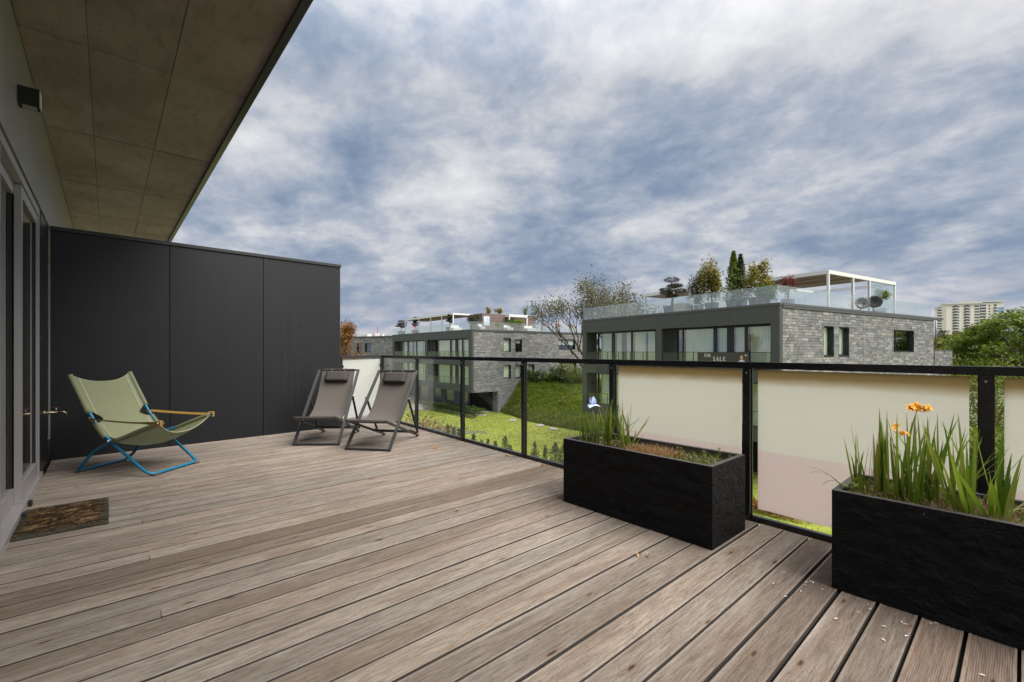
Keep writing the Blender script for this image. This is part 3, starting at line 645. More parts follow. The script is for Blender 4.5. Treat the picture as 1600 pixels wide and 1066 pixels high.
def sling_chair():
    t = thing('sling_chair', 'low sling chair with green canvas, blue tube legs and tan leather armrests', 'chair', (.23, 5.93, .0015), R(42.1))
    def P(x, v, z): return Vector((x, -v, z))
    def smooth(pts, k=3):
        for _ in range(k):
            q = [pts[0]]
            for a, b in zip(pts, pts[1:]): q += [a*.75+b*.25, a*.25+b*.75]
            pts = q + [pts[-1]]
        return pts
    r = .0135; W = .292
    side = lambda s: [P(s*W, -.405, .935), P(s*W, -.22, .60), P(s*W, -.13, .47), P(s*W, 0, .325), P(s*W*.98, .20, .175), P(s*W*.97, .385, .024)]
    pts = side(-1) + [P(-W*.84, .43, .018)] + [P(W*.84, .43, .018)] + side(1)[::-1]
    # sharpen the ground bar by doubling its points
    pts = side(-1)[:-1] + [side(-1)[-1], P(-W*.80, .425, .017), P(-W*.5, .43, .0165), P(W*.5, .43, .0165), P(W*.80, .425, .017), side(1)[-1]] + side(1)[::-1][1:]
    bf = MB().tube(smooth(pts), r, 10).build('back_frame', M['blue'], t, True)
    w2 = .262
    sd = lambda s: [P(s*.306, .545, .508), P(s*.306, .33, .430), P(s*.300, .12, .350), P(s*w2, 0, .318), P(s*w2, -.20, .225), P(s*w2, -.37, .03)]
    pts = sd(-1) + [P(-w2*.82, -.405, .0165), P(-w2*.5, -.41, .0165), P(w2*.5, -.41, .0165), P(w2*.82, -.405, .0165)] + sd(1)[::-1]
    sfm = MB().tube(smooth(pts), r, 10).build('seat_frame', M['blue'], t, True)
    for s in (-1, 1):
        MB().cbox(s*W*.80-.035, s*W*.80+.035, -.449, -.411, -.001, .013, .004).build('foot', M['rubber'], bf)
        MB().cbox(s*w2*.82-.035, s*w2*.82+.035, .388, .426, -.001, .013, .004).build('foot', M['rubber'], sfm)
        MB().lathe([(0, .010), (.009, .008), (.011, 0)], 10, (s*(W+.013), 0, .325), Matrix.Rotation(R(90*s), 3, 'Y')).build('pivot_bolt', M['steel'], t)
    edge = [(-.41,.945),(-.33,.80),(-.25,.655),(-.19,.55),(-.12,.455),(-.05,.375),(.03,.330),(.12,.345),(.22,.385),(.33,.430),(.44,.470),(.535,.505)]
    mid  = [(-.365,.865),(-.30,.735),(-.235,.615),(-.17,.505),(-.095,.400),(-.01,.305),(.08,.250),(.17,.240),(.26,.255),(.35,.285),(.43,.325),(.495,.372)]
    def lerp(pr, a):
        k = a*(len(pr)-1); i = min(int(k), len(pr)-2); q = k-i
        return pr[i][0]*(1-q)+pr[i+1][0]*q, pr[i][1]*(1-q)+pr[i+1][1]*q
    def hole(a): return max(0, 1-((a-.285)/.050)**2)**.5 if abs(a-.285) < .050 else 0
    def notch(a): return max(0, 1-((a-.50)/.03)**2)**.5 if abs(a-.50) < .03 else 0
    def sf(a, b):
        j = b*2-1; e = lerp(edge, a); m_ = lerp(mid, a); w = 1-abs(j)**2.4
        hw = .300 + .012*(1 if a > .55 else 0)
        x = j*hw
        lim = hw - .105*hole(a) - .045*notch(a)
        if abs(x) > lim-.0: x = math.copysign(lim, x)
        return P(x, e[0]*(1-w)+m_[0]*w, e[1]*(1-w)+m_[1]*w + .002)
    m = MB(); m.grid(sf, 110, 26); sl = m.build('sling', M['canvas'], t, True)
    # sleeves where the canvas wraps the tubes
    for s in (-1, 1):
        def sv(a0, a1, rr_):
            pp = [P(s*(.300 if a < .55 else .306), *lerp(edge, a)) for a in np.linspace(a0, a1, 10)]
            MB().tube(pp, rr_, 10).build('sleeve', M['canvas'], sl, True)
        sv(0, .238, .0215); sv(.333, .475, .0215); sv(.575, 1.0, .0215)
        sm = MB()
        def seam(a, b):
            q = sf(a, .5 + s*(.395 + .018*(b-.5))); return q + Vector((0, -.0025, .003))
        sm.grid(lambda a, b: seam(.0 + .245*a, b), 20, 1); sm.grid(lambda a, b: seam(.335 + .14*a, b), 12, 1)
        sm.build('seam', M['canvas_seam'], sl)
        # leather armrest strap
        A, B = P(s*.312, -.175, .535), P(s*.318, .535, .505)
        tw = lambda a: s*(.62 + .8*max(0, a-.75)/.25)
        st = MB(); st.grid(lambda a, b: A.lerp(B, a) + Vector(((b-.5)*.030*math.cos(tw(a)) + s*.012*math.sin(a*math.pi), 0, (b-.5)*.030*math.sin(tw(a)) - .008*math.sin(a*math.pi))), 16, 1)
        st.v += [(x, y, z-.0035) for (x, y, z) in st.v]; n0 = len(st.v)//2; st.f += [tuple(i+n0 for i in reversed(f)) for f in st.f]
        so = st.build('armrest_strap', M['leather'], t)
        MB().cbox(min(s*.300, s*.332), max(s*.300, s*.332), -.565, -.505, .478, .530, .006).build('strap_end', M['leather'], so)
        MB().lathe([(0, .006), (.009, .005), (.011, 0)], 12, (s*.332, -.537, .505), Matrix.Rotation(R(90*s), 3, 'Y')).build('stud', M['steel'], so)
        MB().lathe([(0, .006), (.009, .005), (.011, 0)], 12, (s*.300, -.5655, .505), Matrix.Rotation(R(90), 3, 'X')).build('stud', M['steel'], so)
        MB().tube([P(s*.296, -.205, .575-.035), P(s*.296, -.155, .505)], .0175, 10).build('strap_loop', M['leather'], so, True)
    hem = MB(); hem.tube([sf(.0, b) for b in np.linspace(0, 1, 24)], .004, 6).tube([sf(1.0, b) for b in np.linspace(0, 1, 24)], .004, 6)
    hem.build('hem', M['canvas_seam'], sl, True)
sling_chair()

# doormat
def doormat():
    m = MB(); lx, ly = .235, .35; nu, nv = 70, 96
    def f(a, b):
        x = (a*2-1)*lx; y = (b*2-1)*ly
        e = min(1, min(1-abs(a*2-1), 1-abs(b*2-1))*14)
        jx = .006*mnoise.noise((y*25, 1.3, 0))*(1 if abs(a*2-1) > .97 else 0); jy = .008*mnoise.noise((x*25, 7.3, 0))*(1 if abs(b*2-1) > .97 else 0)
        h = .006 + .012*e + e*(.007*mnoise.noise((x*26, y*60, 0)) + .005*mnoise.noise((x*90, y*120, 2)))
        return (x+jx, y+jy, max(.001, h))
    m.grid(f, nu, nv); o = m.build('doormat', M['mat'], None, True); o.location = (-.228, 4.487, .001)
    tag(o, 'worn brown coir doormat in front of the sliding door', 'doormat')
    P = np.stack([rng.uniform(-lx, lx, 5200), rng.uniform(-ly, ly, 5200), np.full(5200, .012)], 1)
    fb = link('fibres', quads_mesh('fibres', blades(P, .012, .0022, .9), M['lf_straw'] if 0 else M['mat']), o); fb['kind'] = 'stuff'
doormat()
# ================================================================== PLANTERS AND THEIR PLANTS
def planter(x0, x1, y0, y1, h, label):
    t = thing('planter', label, 'planter', ((x0+x1)/2, (y0+y1)/2, .0005))
    a, b = (x1-x0)/2, (y1-y0)/2; w = .032
    m = MB()
    def wall(p0, p1, n, nz, sgn):
        p0, p1 = Vector(p0), Vector(p1); d = (p1-p0).normalized(); nr = Vector((d.y, -d.x, 0))
        L = (p1-p0).length
        def f(u, v):
            p = p0.lerp(p1, u); e = min(1, min(u, 1-u)*L*18)*min(1, min(v, 1-v)*h*18)
            q = p + Vector((0, 0, v*h)); k = q*1.0
            dsp = .006*mnoise.noise((k.x*11+x0*9, k.y*11, k.z*19)) + .0035*mnoise.noise((k.x*32, k.y*32+x0, k.z*48))
            return q + nr*dsp*e
        m.grid(f, n, nz)
    wall((-a,b,0), (-a,-b,0), 90, 40, 1); wall((-a,-b,0), (a,-b,0), 40, 40, 1); wall((a,-b,0), (a,b,0), 50, 24, 1); wall((a,b,0), (-a,b,0), 30, 24, 1)
    box = m.build('outer_wall', M['planter'], t, True)
    r = MB(); z = h
    o = [(-a,-b,z),(a,-b,z),(a,b,z),(-a,b,z)]; i = [(-a+w,-b+w,z),(a-w,-b+w,z),(a-w,b-w,z),(-a+w,b-w,z)]; l = [(p[0],p[1],z-.14) for p in i]
    r.add(o+i+l, [(0,1,5,4),(1,2,6,5),(2,3,7,6),(3,0,4,7),(4,5,9,8),(5,6,10,9),(6,7,11,10),(7,4,8,11)])
    r.build('rim', M['planter_rim'], t)
    s = MB(); s.grid(lambda u, v: ((u*2-1)*(a-w-.001), (v*2-1)*(b-w-.001), h-.060 + .016*mnoise.noise((u*7, v*14, x0*3)) + .008*mnoise.noise((u*25, v*50, 1))), 22, 50)
    s.build('soil', M['soil'], t, True)
    return t, a-w, b-w, h-.060
M['planter_rim'] = plain('planter_rim', (.040, .039, .040), .45, var=.3, scale=25, bump=.2)
P1 = planter(2.668, 3.145, 1.222, 2.395, .493, 'black slate textured planter box with the pale blue iris')
P2 = planter(2.695, 3.165, -.56, .636, .487, 'black slate textured planter box with the orange flowers, cut by the right edge')

def blade_mesh(h, w, lean, az, curve, fold=.25, tip=1.0, twist=0.0, n=9):
    m = MB(); d = Vector((math.cos(az), math.sin(az), 0)); sd = Vector((-math.sin(az+twist), math.cos(az+twist), 0))
    p = Vector((0,0,0)); a = lean
    for i in range(n+1):
        f = i/n; ww = w*(.62 + .55*math.sin(min(1, f*1.35)*math.pi*.55))*(1-f**3.2*tip)*.5 + .0004
        u = Vector((0,0,1))*math.cos(a) + d*math.sin(a); nr = sd.cross(u)
        m.v += [tuple(p - sd*ww), tuple(p + nr*ww*fold), tuple(p + sd*ww)]
        p = p + u*(h/n); a += curve/n*(0.35+1.3*f)
    for i in range(n): b = i*3; m.f += [(b, b+1, b+4, b+3), (b+1, b+2, b+5, b+4)]
    return m
def iris_clump(pl, lx, ly, label, specs, mat_='lf_iris', name='iris_plant', cat='plant', group=None, seed=1):
    t, a, b, z = pl; r = random.Random(seed); base = Vector((t.location.x+lx, t.location.y+ly, z+.006))
    o = thing(name, label, cat, base, 0, group)
    for (h, w, lean, az, cv, dx, dy) in specs:
        lf = blade_mesh(h, w, lean, az, cv, twist=r.uniform(-.9, .9)).build('leaf', M[mat_], o, True); lf.location = (dx, dy, -.012)
    return o, base
def fan(n, h0, h1, w0, w1, spread, lean, cv, seed, az0=None):
    r = random.Random(seed); out = []
    for i in range(n):
        az = r.uniform(0, 6.28) if az0 is None else az0 + r.gauss(0, .7) + (math.pi if r.random() < .4 else 0)
        out.append((r.uniform(h0, h1), r.uniform(w0, w1)*.78, abs(r.gauss(0, lean)), az, r.uniform(-.1, cv)*(2.2 if r.random() < .18 else 1), r.uniform(-spread, spread), r.uniform(-spread, spread)))
    return out
VIEW = math.atan2(RT[1], RT[0])                 # the fans open across the row
iris_clump(P1, -.11, .475, 'short iris clump at the far left end of the planter', fan(15, .16, .30, .012, .019, .040, .24, .40, 1, VIEW), seed=1)
ib, ibp = iris_clump(P1, -.07, .405, 'iris clump with the pale blue flower', fan(13, .17, .29, .012, .019, .035, .20, .3, 2, VIEW), seed=2)
iris_clump(P1, -.05, .285, 'dense middle iris clump with the tallest yellow green blades', fan(22, .24, .40, .013, .022, .050, .24, .35, 3, VIEW), seed=3)
iris_clump(P1, .02, .20, 'iris clump with dark upright blades against the frosted pane', fan(16, .24, .40, .012, .020, .040, .22, .3, 4, VIEW), seed=4)
iris_clump(P1, -.09, .13, 'sparse iris clump nearest the stonecrop', fan(12, .18, .37, .010, .016, .026, .32, .25, 5, VIEW), seed=5)
o, _ = iris_clump(P1, -.06, .33, 'dry pale arching blades drooping among the irises', [(.20,.006,.5,VIEW+2.9,2.0,0,0),(.18,.006,.6,VIEW+.2,1.8,.02,-.03),(.22,.006,.4,VIEW+2.7,2.4,0,.05),(.15,.007,.4,VIEW,2.2,-.03,-.09)], 'lf_pale', 'dry_grass', 'grass', seed=6)
def petal(L, W, curl, az, tilt, m=None):
    m = m or MB(); d = Vector((math.cos(az), math.sin(az), 0)); sd = Vector((-d.y, d.x, 0)); n = 7; p = Vector((0,0,0)); a = tilt; b0 = len(m.v)
    for i in range(n+1):
        f = i/n; ww = W*math.sin(math.pi*(.08+.88*f)**.75)*.5 + .0008; u = d*math.cos(a) + Vector((0,0,1))*math.sin(a); nr = sd.cross(u)
        for k in (-1, -.5, 0, .5, 1): m.v.append(tuple(p + sd*ww*k + nr*abs(k)**2*ww*.35))
        p = p + u*(L/n); a += curl/n
    for i in range(n):
        for k in range(4): b = b0+i*5+k; m.f.append((b, b+1, b+6, b+5))
    return m
# pale blue iris flower
FZ = .315
MB().tube([(0,0,0),(.004,0,.10),(-.006,.012,.22),(-.002,.03,FZ-.03)], [.0045,.004,.0035,.0035], 8).build('stem', M['stem'], ib, True)
fl = MB().lathe([(0,-.03),(.007,-.024),(.009,-.008),(.006,.004)], 10).build('flower', M['stem'], ib, True); fl.location = (-.002, .03, FZ); fl.scale = (1.2, 1.2, 1.2)
for k in range(3):
    az = VIEW + k*2.094
    petal(.062, .040, -1.7, az, .45).build('fall_petal', M['petal_blue'], fl, True); petal(.060, .038, 1.1, az+1.047, .95).build('standard_petal', M['petal_blue'], fl, True)
    petal(.030, .012, -.7, az, .65).build('style_arm', M['petal_deep'], fl, True).location = (0,0,.005)
# planter two: tall montbretia-like blades
G2 = None
iris_clump(P2, -.07, .50, 'narrow upright blade clump at the left end of the planter', fan(15, .22, .40, .010, .016, .032, .18, .3, 11, VIEW), seed=11)
iris_clump(P2, -.02, .43, 'tall narrow blade clump just left of the small orange blooms', fan(16, .28, .47, .011, .017, .038, .16, .25, 12, VIEW), seed=12)
fb, fbp = iris_clump(P2, -.04, .335, 'blade clump with the orange flower heads', fan(24, .28, .50, .012, .019, .05, .20, .35, 13, VIEW), seed=13)
iris_clump(P2, .02, .255, 'dense blade clump behind the orange flower stems', fan(24, .28, .48, .012, .019, .055, .26, .5, 14, VIEW), seed=14)
iris_clump(P2, .04, .15, 'loose blade clump with drooping tips in the middle of the planter', fan(17, .26, .46, .011, .017, .045, .34, .8, 15, VIEW), seed=15)
iris_clump(P2, -.10, .135, 'broad glossy blade clump at the front edge of the planter', fan(12, .28, .50, .019, .027, .03, .30, .22, 16, VIEW), seed=16)
iris_clump(P2, -.06, .035, 'broad blade clump nearest the railing post', fan(14, .22, .43, .017, .025, .034, .32, .3, 17, VIEW), seed=17)
iris_clump(P2, -.09, .55, 'thin blades arching out over the left end of the planter', [(.30,.011,.55,VIEW+2.9,1.5,0,0),(.27,.010,.45,VIEW+3.1,1.9,0,.01),(.24,.009,.5,VIEW+3.4,2.2,0,0)], seed=18)
iris_clump(P2, -.02, -.03, 'long pale grass blades arching right past the post', [(.36,.008,.45,VIEW+.1,1.35,0,0),(.30,.008,.6,VIEW-.2,1.5,0,.06),(.16,.006,.7,VIEW+.3,1.0,.03,-.12),(.14,.006,.4,VIEW+2.6,1.0,.03,-.14),(.26,.008,.75,VIEW-.25,1.9,-.05,.10)], 'lf_pale', 'dry_grass', 'grass', seed=19)
def spray(o, base, top, bend, n, sz, seed, nm='flower_spray'):
    r = random.Random(seed); pts = [Vector((0,0,0)), Vector((bend[0]*.2, bend[1]*.2, top*.4)), Vector((bend[0]*.6, bend[1]*.6, top*.8)), Vector((bend[0], bend[1], top))]
    s = MB().tube(pts, [.003,.0026,.0022,.0018], 7)
    hd = s.build('flower_stem', M['stem'], o, True); hd.location = base
    e = pts[-1]; dx = Vector((RT[0], RT[1], 0))
    for k in range(n):
        c = e + dx*(k-(n-1)/2)*sz*.40*r.uniform(.8,1.2) + Vector((r.uniform(-.01,.01), r.uniform(-.01,.01), r.uniform(-.35,.4)*sz - abs(k-(n-1)/2)*sz*.08))
        m = MB(); q = MB()
        for i in range(6): petal(sz*.62, sz*.32, -.9, i*1.047+r.random()*.3, r.uniform(.25,.8), m)
        for i in range(3): petal(sz*.30, sz*.10, .4, i*2.09, .9, q)
        f = m.build('bloom', M['petal_or'], hd, True); f.location = c; f.rotation_euler = Vector((-FW[0]+r.uniform(-.6,.6), -FW[1]+r.uniform(-.6,.6), r.uniform(.1, .9))).to_track_quat('Z', 'Y').to_euler()
        g = q.build('throat', M['petal_ye'], hd, True); g.location = c + Vector((0,0,.002)); g.rotation_euler = f.rotation_euler
spray(fb, (0, -.01, 0), .475, (RT[0]*.03, RT[1]*.03), 7, .036, 3)
spray(fb, (.0, .03, 0), .375, (-RT[0]*.02, -RT[1]*.02), 2, .030, 4)
spray(fb, (-.01, .0, 0), .340, (-RT[0]*.015, -RT[1]*.015), 2, .028, 5)
# ground cover in the planters
def cover(pl, name, label, cat, fn, n, h, w, mat_, kind='blade', size=.02):
    t, a, b, z = pl; P = []
    while len(P) < n:
        x, y = random.uniform(-a, a), random.uniform(-b, b)
        if random.random() < fn(x/a, y/b): P.append((x, y, z + .012*mnoise.noise((x*30, y*30, 0)) + .004))
    P = np.array(P); V = blades(P, h, w, .55) if kind == 'blade' else leaves(P + np.array([0,0,1])*rng.uniform(0, h, (n,1)), size, .45, .2)
    o = link(name, quads_mesh(name, V, M[mat_]), None, (t.location.x, t.location.y, 0)); tag(o, label, cat, None, 'stuff')
cover(P1, 'stonecrop', 'rusty dry stonecrop mat in the middle of the iris planter', 'stonecrop', lambda x, y: max(0, 1-((y+.10)/.42)**2-((x+.15)/.85)**2), 2600, .055, .006, 'lf_sedum')
cover(P1, 'seedlings', 'green seedlings at the near end of the iris planter', 'seedlings', lambda x, y: max(0, 1-((y+.66)/.34)**2)*.8 + .05, 900, .045, .005, 'lf_moss')
cover(P1, 'leaf_litter', 'brown leaf litter under the irises', 'leaf litter', lambda x, y: .9 if y > .1 else .15, 500, .012, .02, 'lf_straw', 'leaf', .026)
def grit(pl, y0, y1, x0, x1, label):
    t, a, b, z = pl; n = 420; m = MB()
    for k in range(n):
        x, y, s = random.uniform(x0, x1)*a, random.uniform(y0, y1)*b, random.uniform(.004, .010)
        zz = z + .010 + .008*mnoise.noise((x*20, y*20, 4)); M_ = [Vector((random.gauss(0,1), random.gauss(0,1), random.gauss(0,1))).normalized()*s*random.uniform(.7,1.1) for _ in range(1)]
        q = [(x+s, y, zz), (x, y+s*.9, zz), (x-s*.9, y, zz), (x, y-s, zz), (x, y, zz+s*.8), (x, y, zz-s*.5)]
        m.add(q, [(0,1,4),(1,2,4),(2,3,4),(3,0,4),(1,0,5),(2,1,5),(3,2,5),(0,3,5)])
    o = m.build('grit', M['gravelpale']); o.location = (t.location.x, t.location.y, 0); tag(o, label, 'grit', None, 'stuff')
grit(P1, -.9, .45, .15, .95, 'pale grit strip along the back of the iris planter')
for i, (x, y, h) in enumerate(((.02,-.24,.085),(.10,-.38,.075),(-.02,-.44,.07),(.12,-.47,.105),(.16,-.53,.075),(-.04,-.34,.05))):
    t, a, b, z = P1; o = thing('seedling', ['tall seedling behind the stonecrop','seedling rising beside the pale grit','low seedling near the planter front edge','tallest seedling at the near end of the iris planter','seedling closest to the near corner of the iris planter','tiny seedling beside the stonecrop'][i], 'seedling', (t.location.x+x, t.location.y+y, z), 0)
    MB().tube([(0,0,0),(.003,.002,h*.5),(0,.004,h)], .0022, 6).build('stem', M['lf_moss'], o, True)
    Pn = np.array([[0, .003, h*random.uniform(.2, 1.0)] for _ in range(34)]); link('foliage', quads_mesh('foliage', leaves(Pn, .018, .4, .6), M['lf_moss']), o)
cover(P2, 'straw_litter', 'brown straw litter covering the right part of the orange flower planter', 'straw litter', lambda x, y: .9 if y < .45 else .35, 5200, .050, .0045, 'lf_straw')
cover(P2, 'chickweed', 'bright green weeds creeping through the orange flower planter', 'weeds', lambda x, y: .25 + .75*max(0, 1-((y-.75)/.30)**2) + .4*max(0, 1-((x+.8)/.4)**2), 1900, .045, .01, 'lf_moss', 'leaf', .022)
def weed(pl, lx, ly, h, n, L, label, mt='lf_moss'):
    t, a, b, z = pl; o = thing('weed', label, 'weed', (t.location.x+lx, t.location.y+ly, z), 0); r = random.Random(int(lx*999+ly*77))
    MB().tube([(0,0,0),(.004,.0,h*.5),(.0,.006,h)], .003, 6).build('stem', M['stem'], o, True)
    for k in range(n):
        q = petal(L*r.uniform(.7,1.2), L*.30, -.6, r.uniform(0,6.28), r.uniform(.2,.9)).build('leaf', M[mt], o, True); q.location = (0, .004, h*(.25+.75*k/n))
weed(P2, -.14, .53, .10, 12, .060, 'leafy weed hanging at the left end of the orange flower planter')
weed(P2, -.16, .02, .03, 9, .055, 'low rosette weed at the front rim of the orange flower planter', 'lf_bright')
weed(P2, -.17, -.10, .02, 9, .050, 'bright rosette weed on the straw near the front rim', 'lf_bright')
weed(P2, .12, .26, .14, 14, .060, 'tall leafy weed behind the blades', 'lf_moss')
# ------------------------------------------------------------------ things fallen on the deck
def dead_leaf(x, y, s, label, mt, seed):
    r = random.Random(seed); m = MB(); n = 14; out = []
    for k in range(n):
        a = 2*math.pi*k/n; rad = s*(.55 + .45*abs(math.cos(a*2.5+seed)))*r.uniform(.8, 1.1); out.append((rad*math.cos(a), rad*.75*math.sin(a), .006+.010*math.cos(a*2+seed)+r.uniform(0,.004)))
    m.add([(0,0,.004)] + out, [(0, 1+k, 1+(k+1) % n) for k in range(n)])
    o = m.build('dead_leaf', M[mt]); o.location = (x, y, .003); o.rotation_euler = (0,0,r.uniform(0,6.28)); tag(o, label, 'leaf', 'fallen leaves on the deck')
dead_leaf(2.952, 4.714, .045, 'curled orange fallen leaf on the deck right of the deck chairs', 'lf_dead', 1)
dead_leaf(3.35, 3.85, .034, 'pale fallen leaf by the foot of the railing', 'lf_deadpale', 2)
dead_leaf(3.33, 3.27, .028, 'small orange brown leaf by the railing behind the iris planter', 'lf_dead', 3)
dead_leaf(1.919, 2.767, .018, 'tiny yellow leaf alone in the middle of the deck', 'lf_deadpale', 4)
dead_leaf(2.281, 1.47, .022, 'tan leaf scrap in front of the iris planter', 'lf_deadpale', 5)
dead_leaf(2.31, 1.43, .014, 'tiny tan leaf crumb beside the larger scrap', 'lf_deadpale', 6)
r_ = random.Random(3); m = MB()
for k in range(26):
    x, y = 2.69 - abs(r_.gauss(0, .16)), r_.uniform(-.1, .85); L, a = r_.uniform(.006, .012), r_.uniform(0, 3.14)
    m.add([(x-L*math.cos(a), y-L*math.sin(a), .004), (x+L*.3*math.sin(a), y-L*.3*math.cos(a), .0055), (x+L*math.cos(a), y+L*math.sin(a), .004), (x-L*.3*math.sin(a), y+L*.3*math.cos(a), .0055)], [(0,1,2,3)])
tag(m.build('fallen_petals', M['petal_white']), 'tiny pale petals scattered on the deck before the orange flower planter', 'petals', None, 'stuff')
# ================================================================== NEIGHBOURING BUILDINGS
def zl(z): return z - GZ
def loc_on(root, px, x=None, y=None):            # where the sight line through a column of the picture meets a plane of a building
    rz = root.rotation_euler.z; ex = Vector((math.cos(rz), math.sin(rz))); ey = Vector((-ex.y, ex.x)); k = (px-CXP)/FPX
    r = Vector((FW[0]+RT[0]*k, FW[1]+RT[1]*k)); o = -Vector((root.location.x, root.location.y))
    ox, oy, rx, ry = o.dot(ex), o.dot(ey), r.dot(ex), r.dot(ey)
    d = (x-ox)/rx if x is not None else (y-oy)/ry
    return (ox+rx*d, oy+ry*d, d)
def height_at(py, d): return CAM_H - (py-YHP)*d/FPX
def stone_face(wall, x0, x1, z0, z1, holes, rowh, indiv, seams_x=(), seam_z=None, test=None, rnd=None, flip=None):
    """courses of split stone on the plane y = .06 of a building; the nearest ones are stones of their own"""
    r = rnd or random.Random(4); rects = []; z = z0
    while z < z1 - .05:
        h = min(rowh*r.uniform(.85, 1.15), z1-z)
        if seam_z and z < seam_z < z+h: h = seam_z-z if seam_z-z > .05 else h
        iv = [(x0, x1)]
        for (a, b, c, d) in holes:
            if min(z+h, d)-max(z, c) > .3*h: iv = [q for (p, s) in iv for q in ((p, min(s, a)), (max(p, b), s)) if q[1]-q[0] > .03]
        for sx in seams_x: iv = [q for (p, s) in iv for q in (((p, sx-.012), (sx+.012, s)) if p < sx < s else ((p, s),))]
        for (p, s) in iv:
            x = p
            while x < s-.01:
                w = r.uniform(.28, .80); w = s-x if s-x-w < .2 else w
                rects.append((x, x+w, z, z+h)); x += w
        z += h
    def geo(m, a, b, c, d, dp):
        g = .003; m.add([(a+g,.062,c+g),(b-g,.062,c+g),(b-g,.062,d-g),(a+g,.062,d-g),(a+g+.004,dp,c+g+.004),(b-g-.004,dp,c+g+.004),(b-g-.004,dp,d-g-.004),(a+g+.004,dp,d-g-.004)],
              [(4,5,6,7),(0,1,5,4),(1,2,6,5),(2,3,7,6),(3,0,4,7)])
    ind = []
    if indiv:
        vis = sorted([q for q in rects if test(q)], key=lambda q: q[0])[:indiv]; ind = set(vis)
    else: ind = set()
    rest = MB()
    for q in rects:
        dp = r.uniform(.012, .036)
        if q in ind:
            m = MB(); cx, cz = (q[0]+q[1])/2, (q[2]+q[3])/2; geo(m, q[0]-cx, q[1]-cx, q[2]-cz, q[3]-cz, dp)
            m.build('stone', M['stone'], wall).location = (cx, 0, zl(cz))
        else: geo(rest, q[0], q[1], zl(q[2]), zl(q[3]), dp)
    o = rest.build('stonework', M['stone'], wall); o['kind'] = 'stuff'
def holed_wall(x0, x1, z0, z1, holes, y0, y1):
    m = MB(); xs_ = sorted({x0, x1, *[h[0] for h in holes], *[h[1] for h in holes]}); zs_ = sorted({z0, z1, *[h[2] for h in holes], *[h[3] for h in holes]})
    for a, b in zip(xs_, xs_[1:]):
        for c, d in zip(zs_, zs_[1:]):
            if any(h[0] <= (a+b)/2 <= h[1] and h[2] <= (c+d)/2 <= h[3] for h in holes): continue
            m.add([(a,y0,zl(c)),(b,y0,zl(c)),(b,y0,zl(d)),(a,y0,zl(d))], [(0,1,2,3)])
    return m
def window(root, a, b, c, d, blind=None, mull=None, curtain=False, tilt=False):
    m = MB(); y0, y1 = .03, .30; t = .03
    m.box(a, a+t, y0, y1, zl(c), zl(d)).box(b-t, b, y0, y1, zl(c), zl(d)).box(a+t, b-t, y0, y1, zl(d)-t, zl(d)).box(a+t, b-t, y0-.02, y1, zl(c)-.005, zl(c)+t)
    w = m.build('window', M['anthracite'], root); f = MB(); A, B, C, D = a+t, b-t, zl(c)+t, zl(d)-t; s = .055
    f.box(A, A+s, .22, .29, C, D).box(B-s, B, .22, .29, C, D).box(A+s, B-s, .221, .29, C, C+s).box(A+s, B-s, .221, .29, D-s, D)
    if mull: f.box(mull-.03, mull+.03, .219, .29, C+s, D-s)
    f.build('frame', M['anthracite'], w)
    MB().box(A+s, B-s, .255, .265, C+s, D-s).build('pane', M['farglass'], w)
    if blind: MB().box(A+s+.2 if blind < 1 else A+s, B-s, .33, .34, C+s+(D-C)*(1-blind), D-s).build('blind', M['curtain'], w)
    if curtain: MB().grid(lambda p, q: (A+(B-A)*p, .38+.03*math.sin(p*(B-A)*45), C+(D-C)*q), int(28*(B-A)), 1).build('curtain', M['curtain'], w, True)
    return w
def storey_glazing(root, zf, zt, X=.9, ky=1.0):
    z0, z1 = zl(zf)+.02, zl(zt)-.02
    for (a, b) in [(p*ky, q*ky) for p, q in ((7.51, 8.83), (15.85, 16.54))]: MB().box(X-.02, X+.1, a, b, z0, z1).build('dark_panel', M['fascia'], root)
    MB().box(X-.02, X+.1, .1, 1.0*ky, z0, z1).build('dark_panel', M['fascia'], root)
    fr = MB()
    for (a, b) in [(p*ky, q*ky) for p, q in ((2.38, 2.55), (3.27, 3.70), (4.42, 4.65), (11.66, 11.79), (13.63, 13.91), (15.45, 15.60), (9.30, 9.40), (6.93, 7.02))]: fr.box(X-.03, X+.05, a, b, z0, z1)
    for (a, b) in [(p*ky, q*ky) for p, q in ((1.0, 7.51), (8.83, 15.85))]: fr.box(X-.025, X+.045, a, b, z1-.09, z1-.001).box(X-.025, X+.045, a, b, z0, z0+.07)
    gf = fr.build('glazing_frame', M['anthracite'], root)
    for (a, b) in [(p*ky, q*ky) for p, q in ((1.0, 2.38), (2.55, 3.27), (3.70, 4.42), (4.65, 6.93), (7.02, 7.51), (8.83, 9.30), (9.40, 11.66), (11.79, 13.63), (13.91, 15.45), (15.60, 15.85))]:
        MB().box(X+.004, X+.014, a, b, z0+.071, z1-.091).build('pane', M['farglass'], gf)
    rr_ = random.Random(int(zf*10)+3)
    for (a, b) in [(p*ky, q*ky) for p, q in ((1.05, 2.35), (2.55, 3.27), (3.75, 4.42), (4.7, 6.95), (9.4, 10.3), (10.5, 11.6), (11.8, 12.5), (13.0, 13.6), (14.0, 15.4))]:
        ph = rr_.uniform(0, 6); MB().grid(lambda p, q: (X+.22+.045*math.sin(p*(b-a)*38+ph+math.sin(p*7)), a+(b-a)*p, z0+.03+(z1-z0-.1)*q), max(8, int(34*(b-a))), 1).build('curtain', M['curtain'], gf, True)
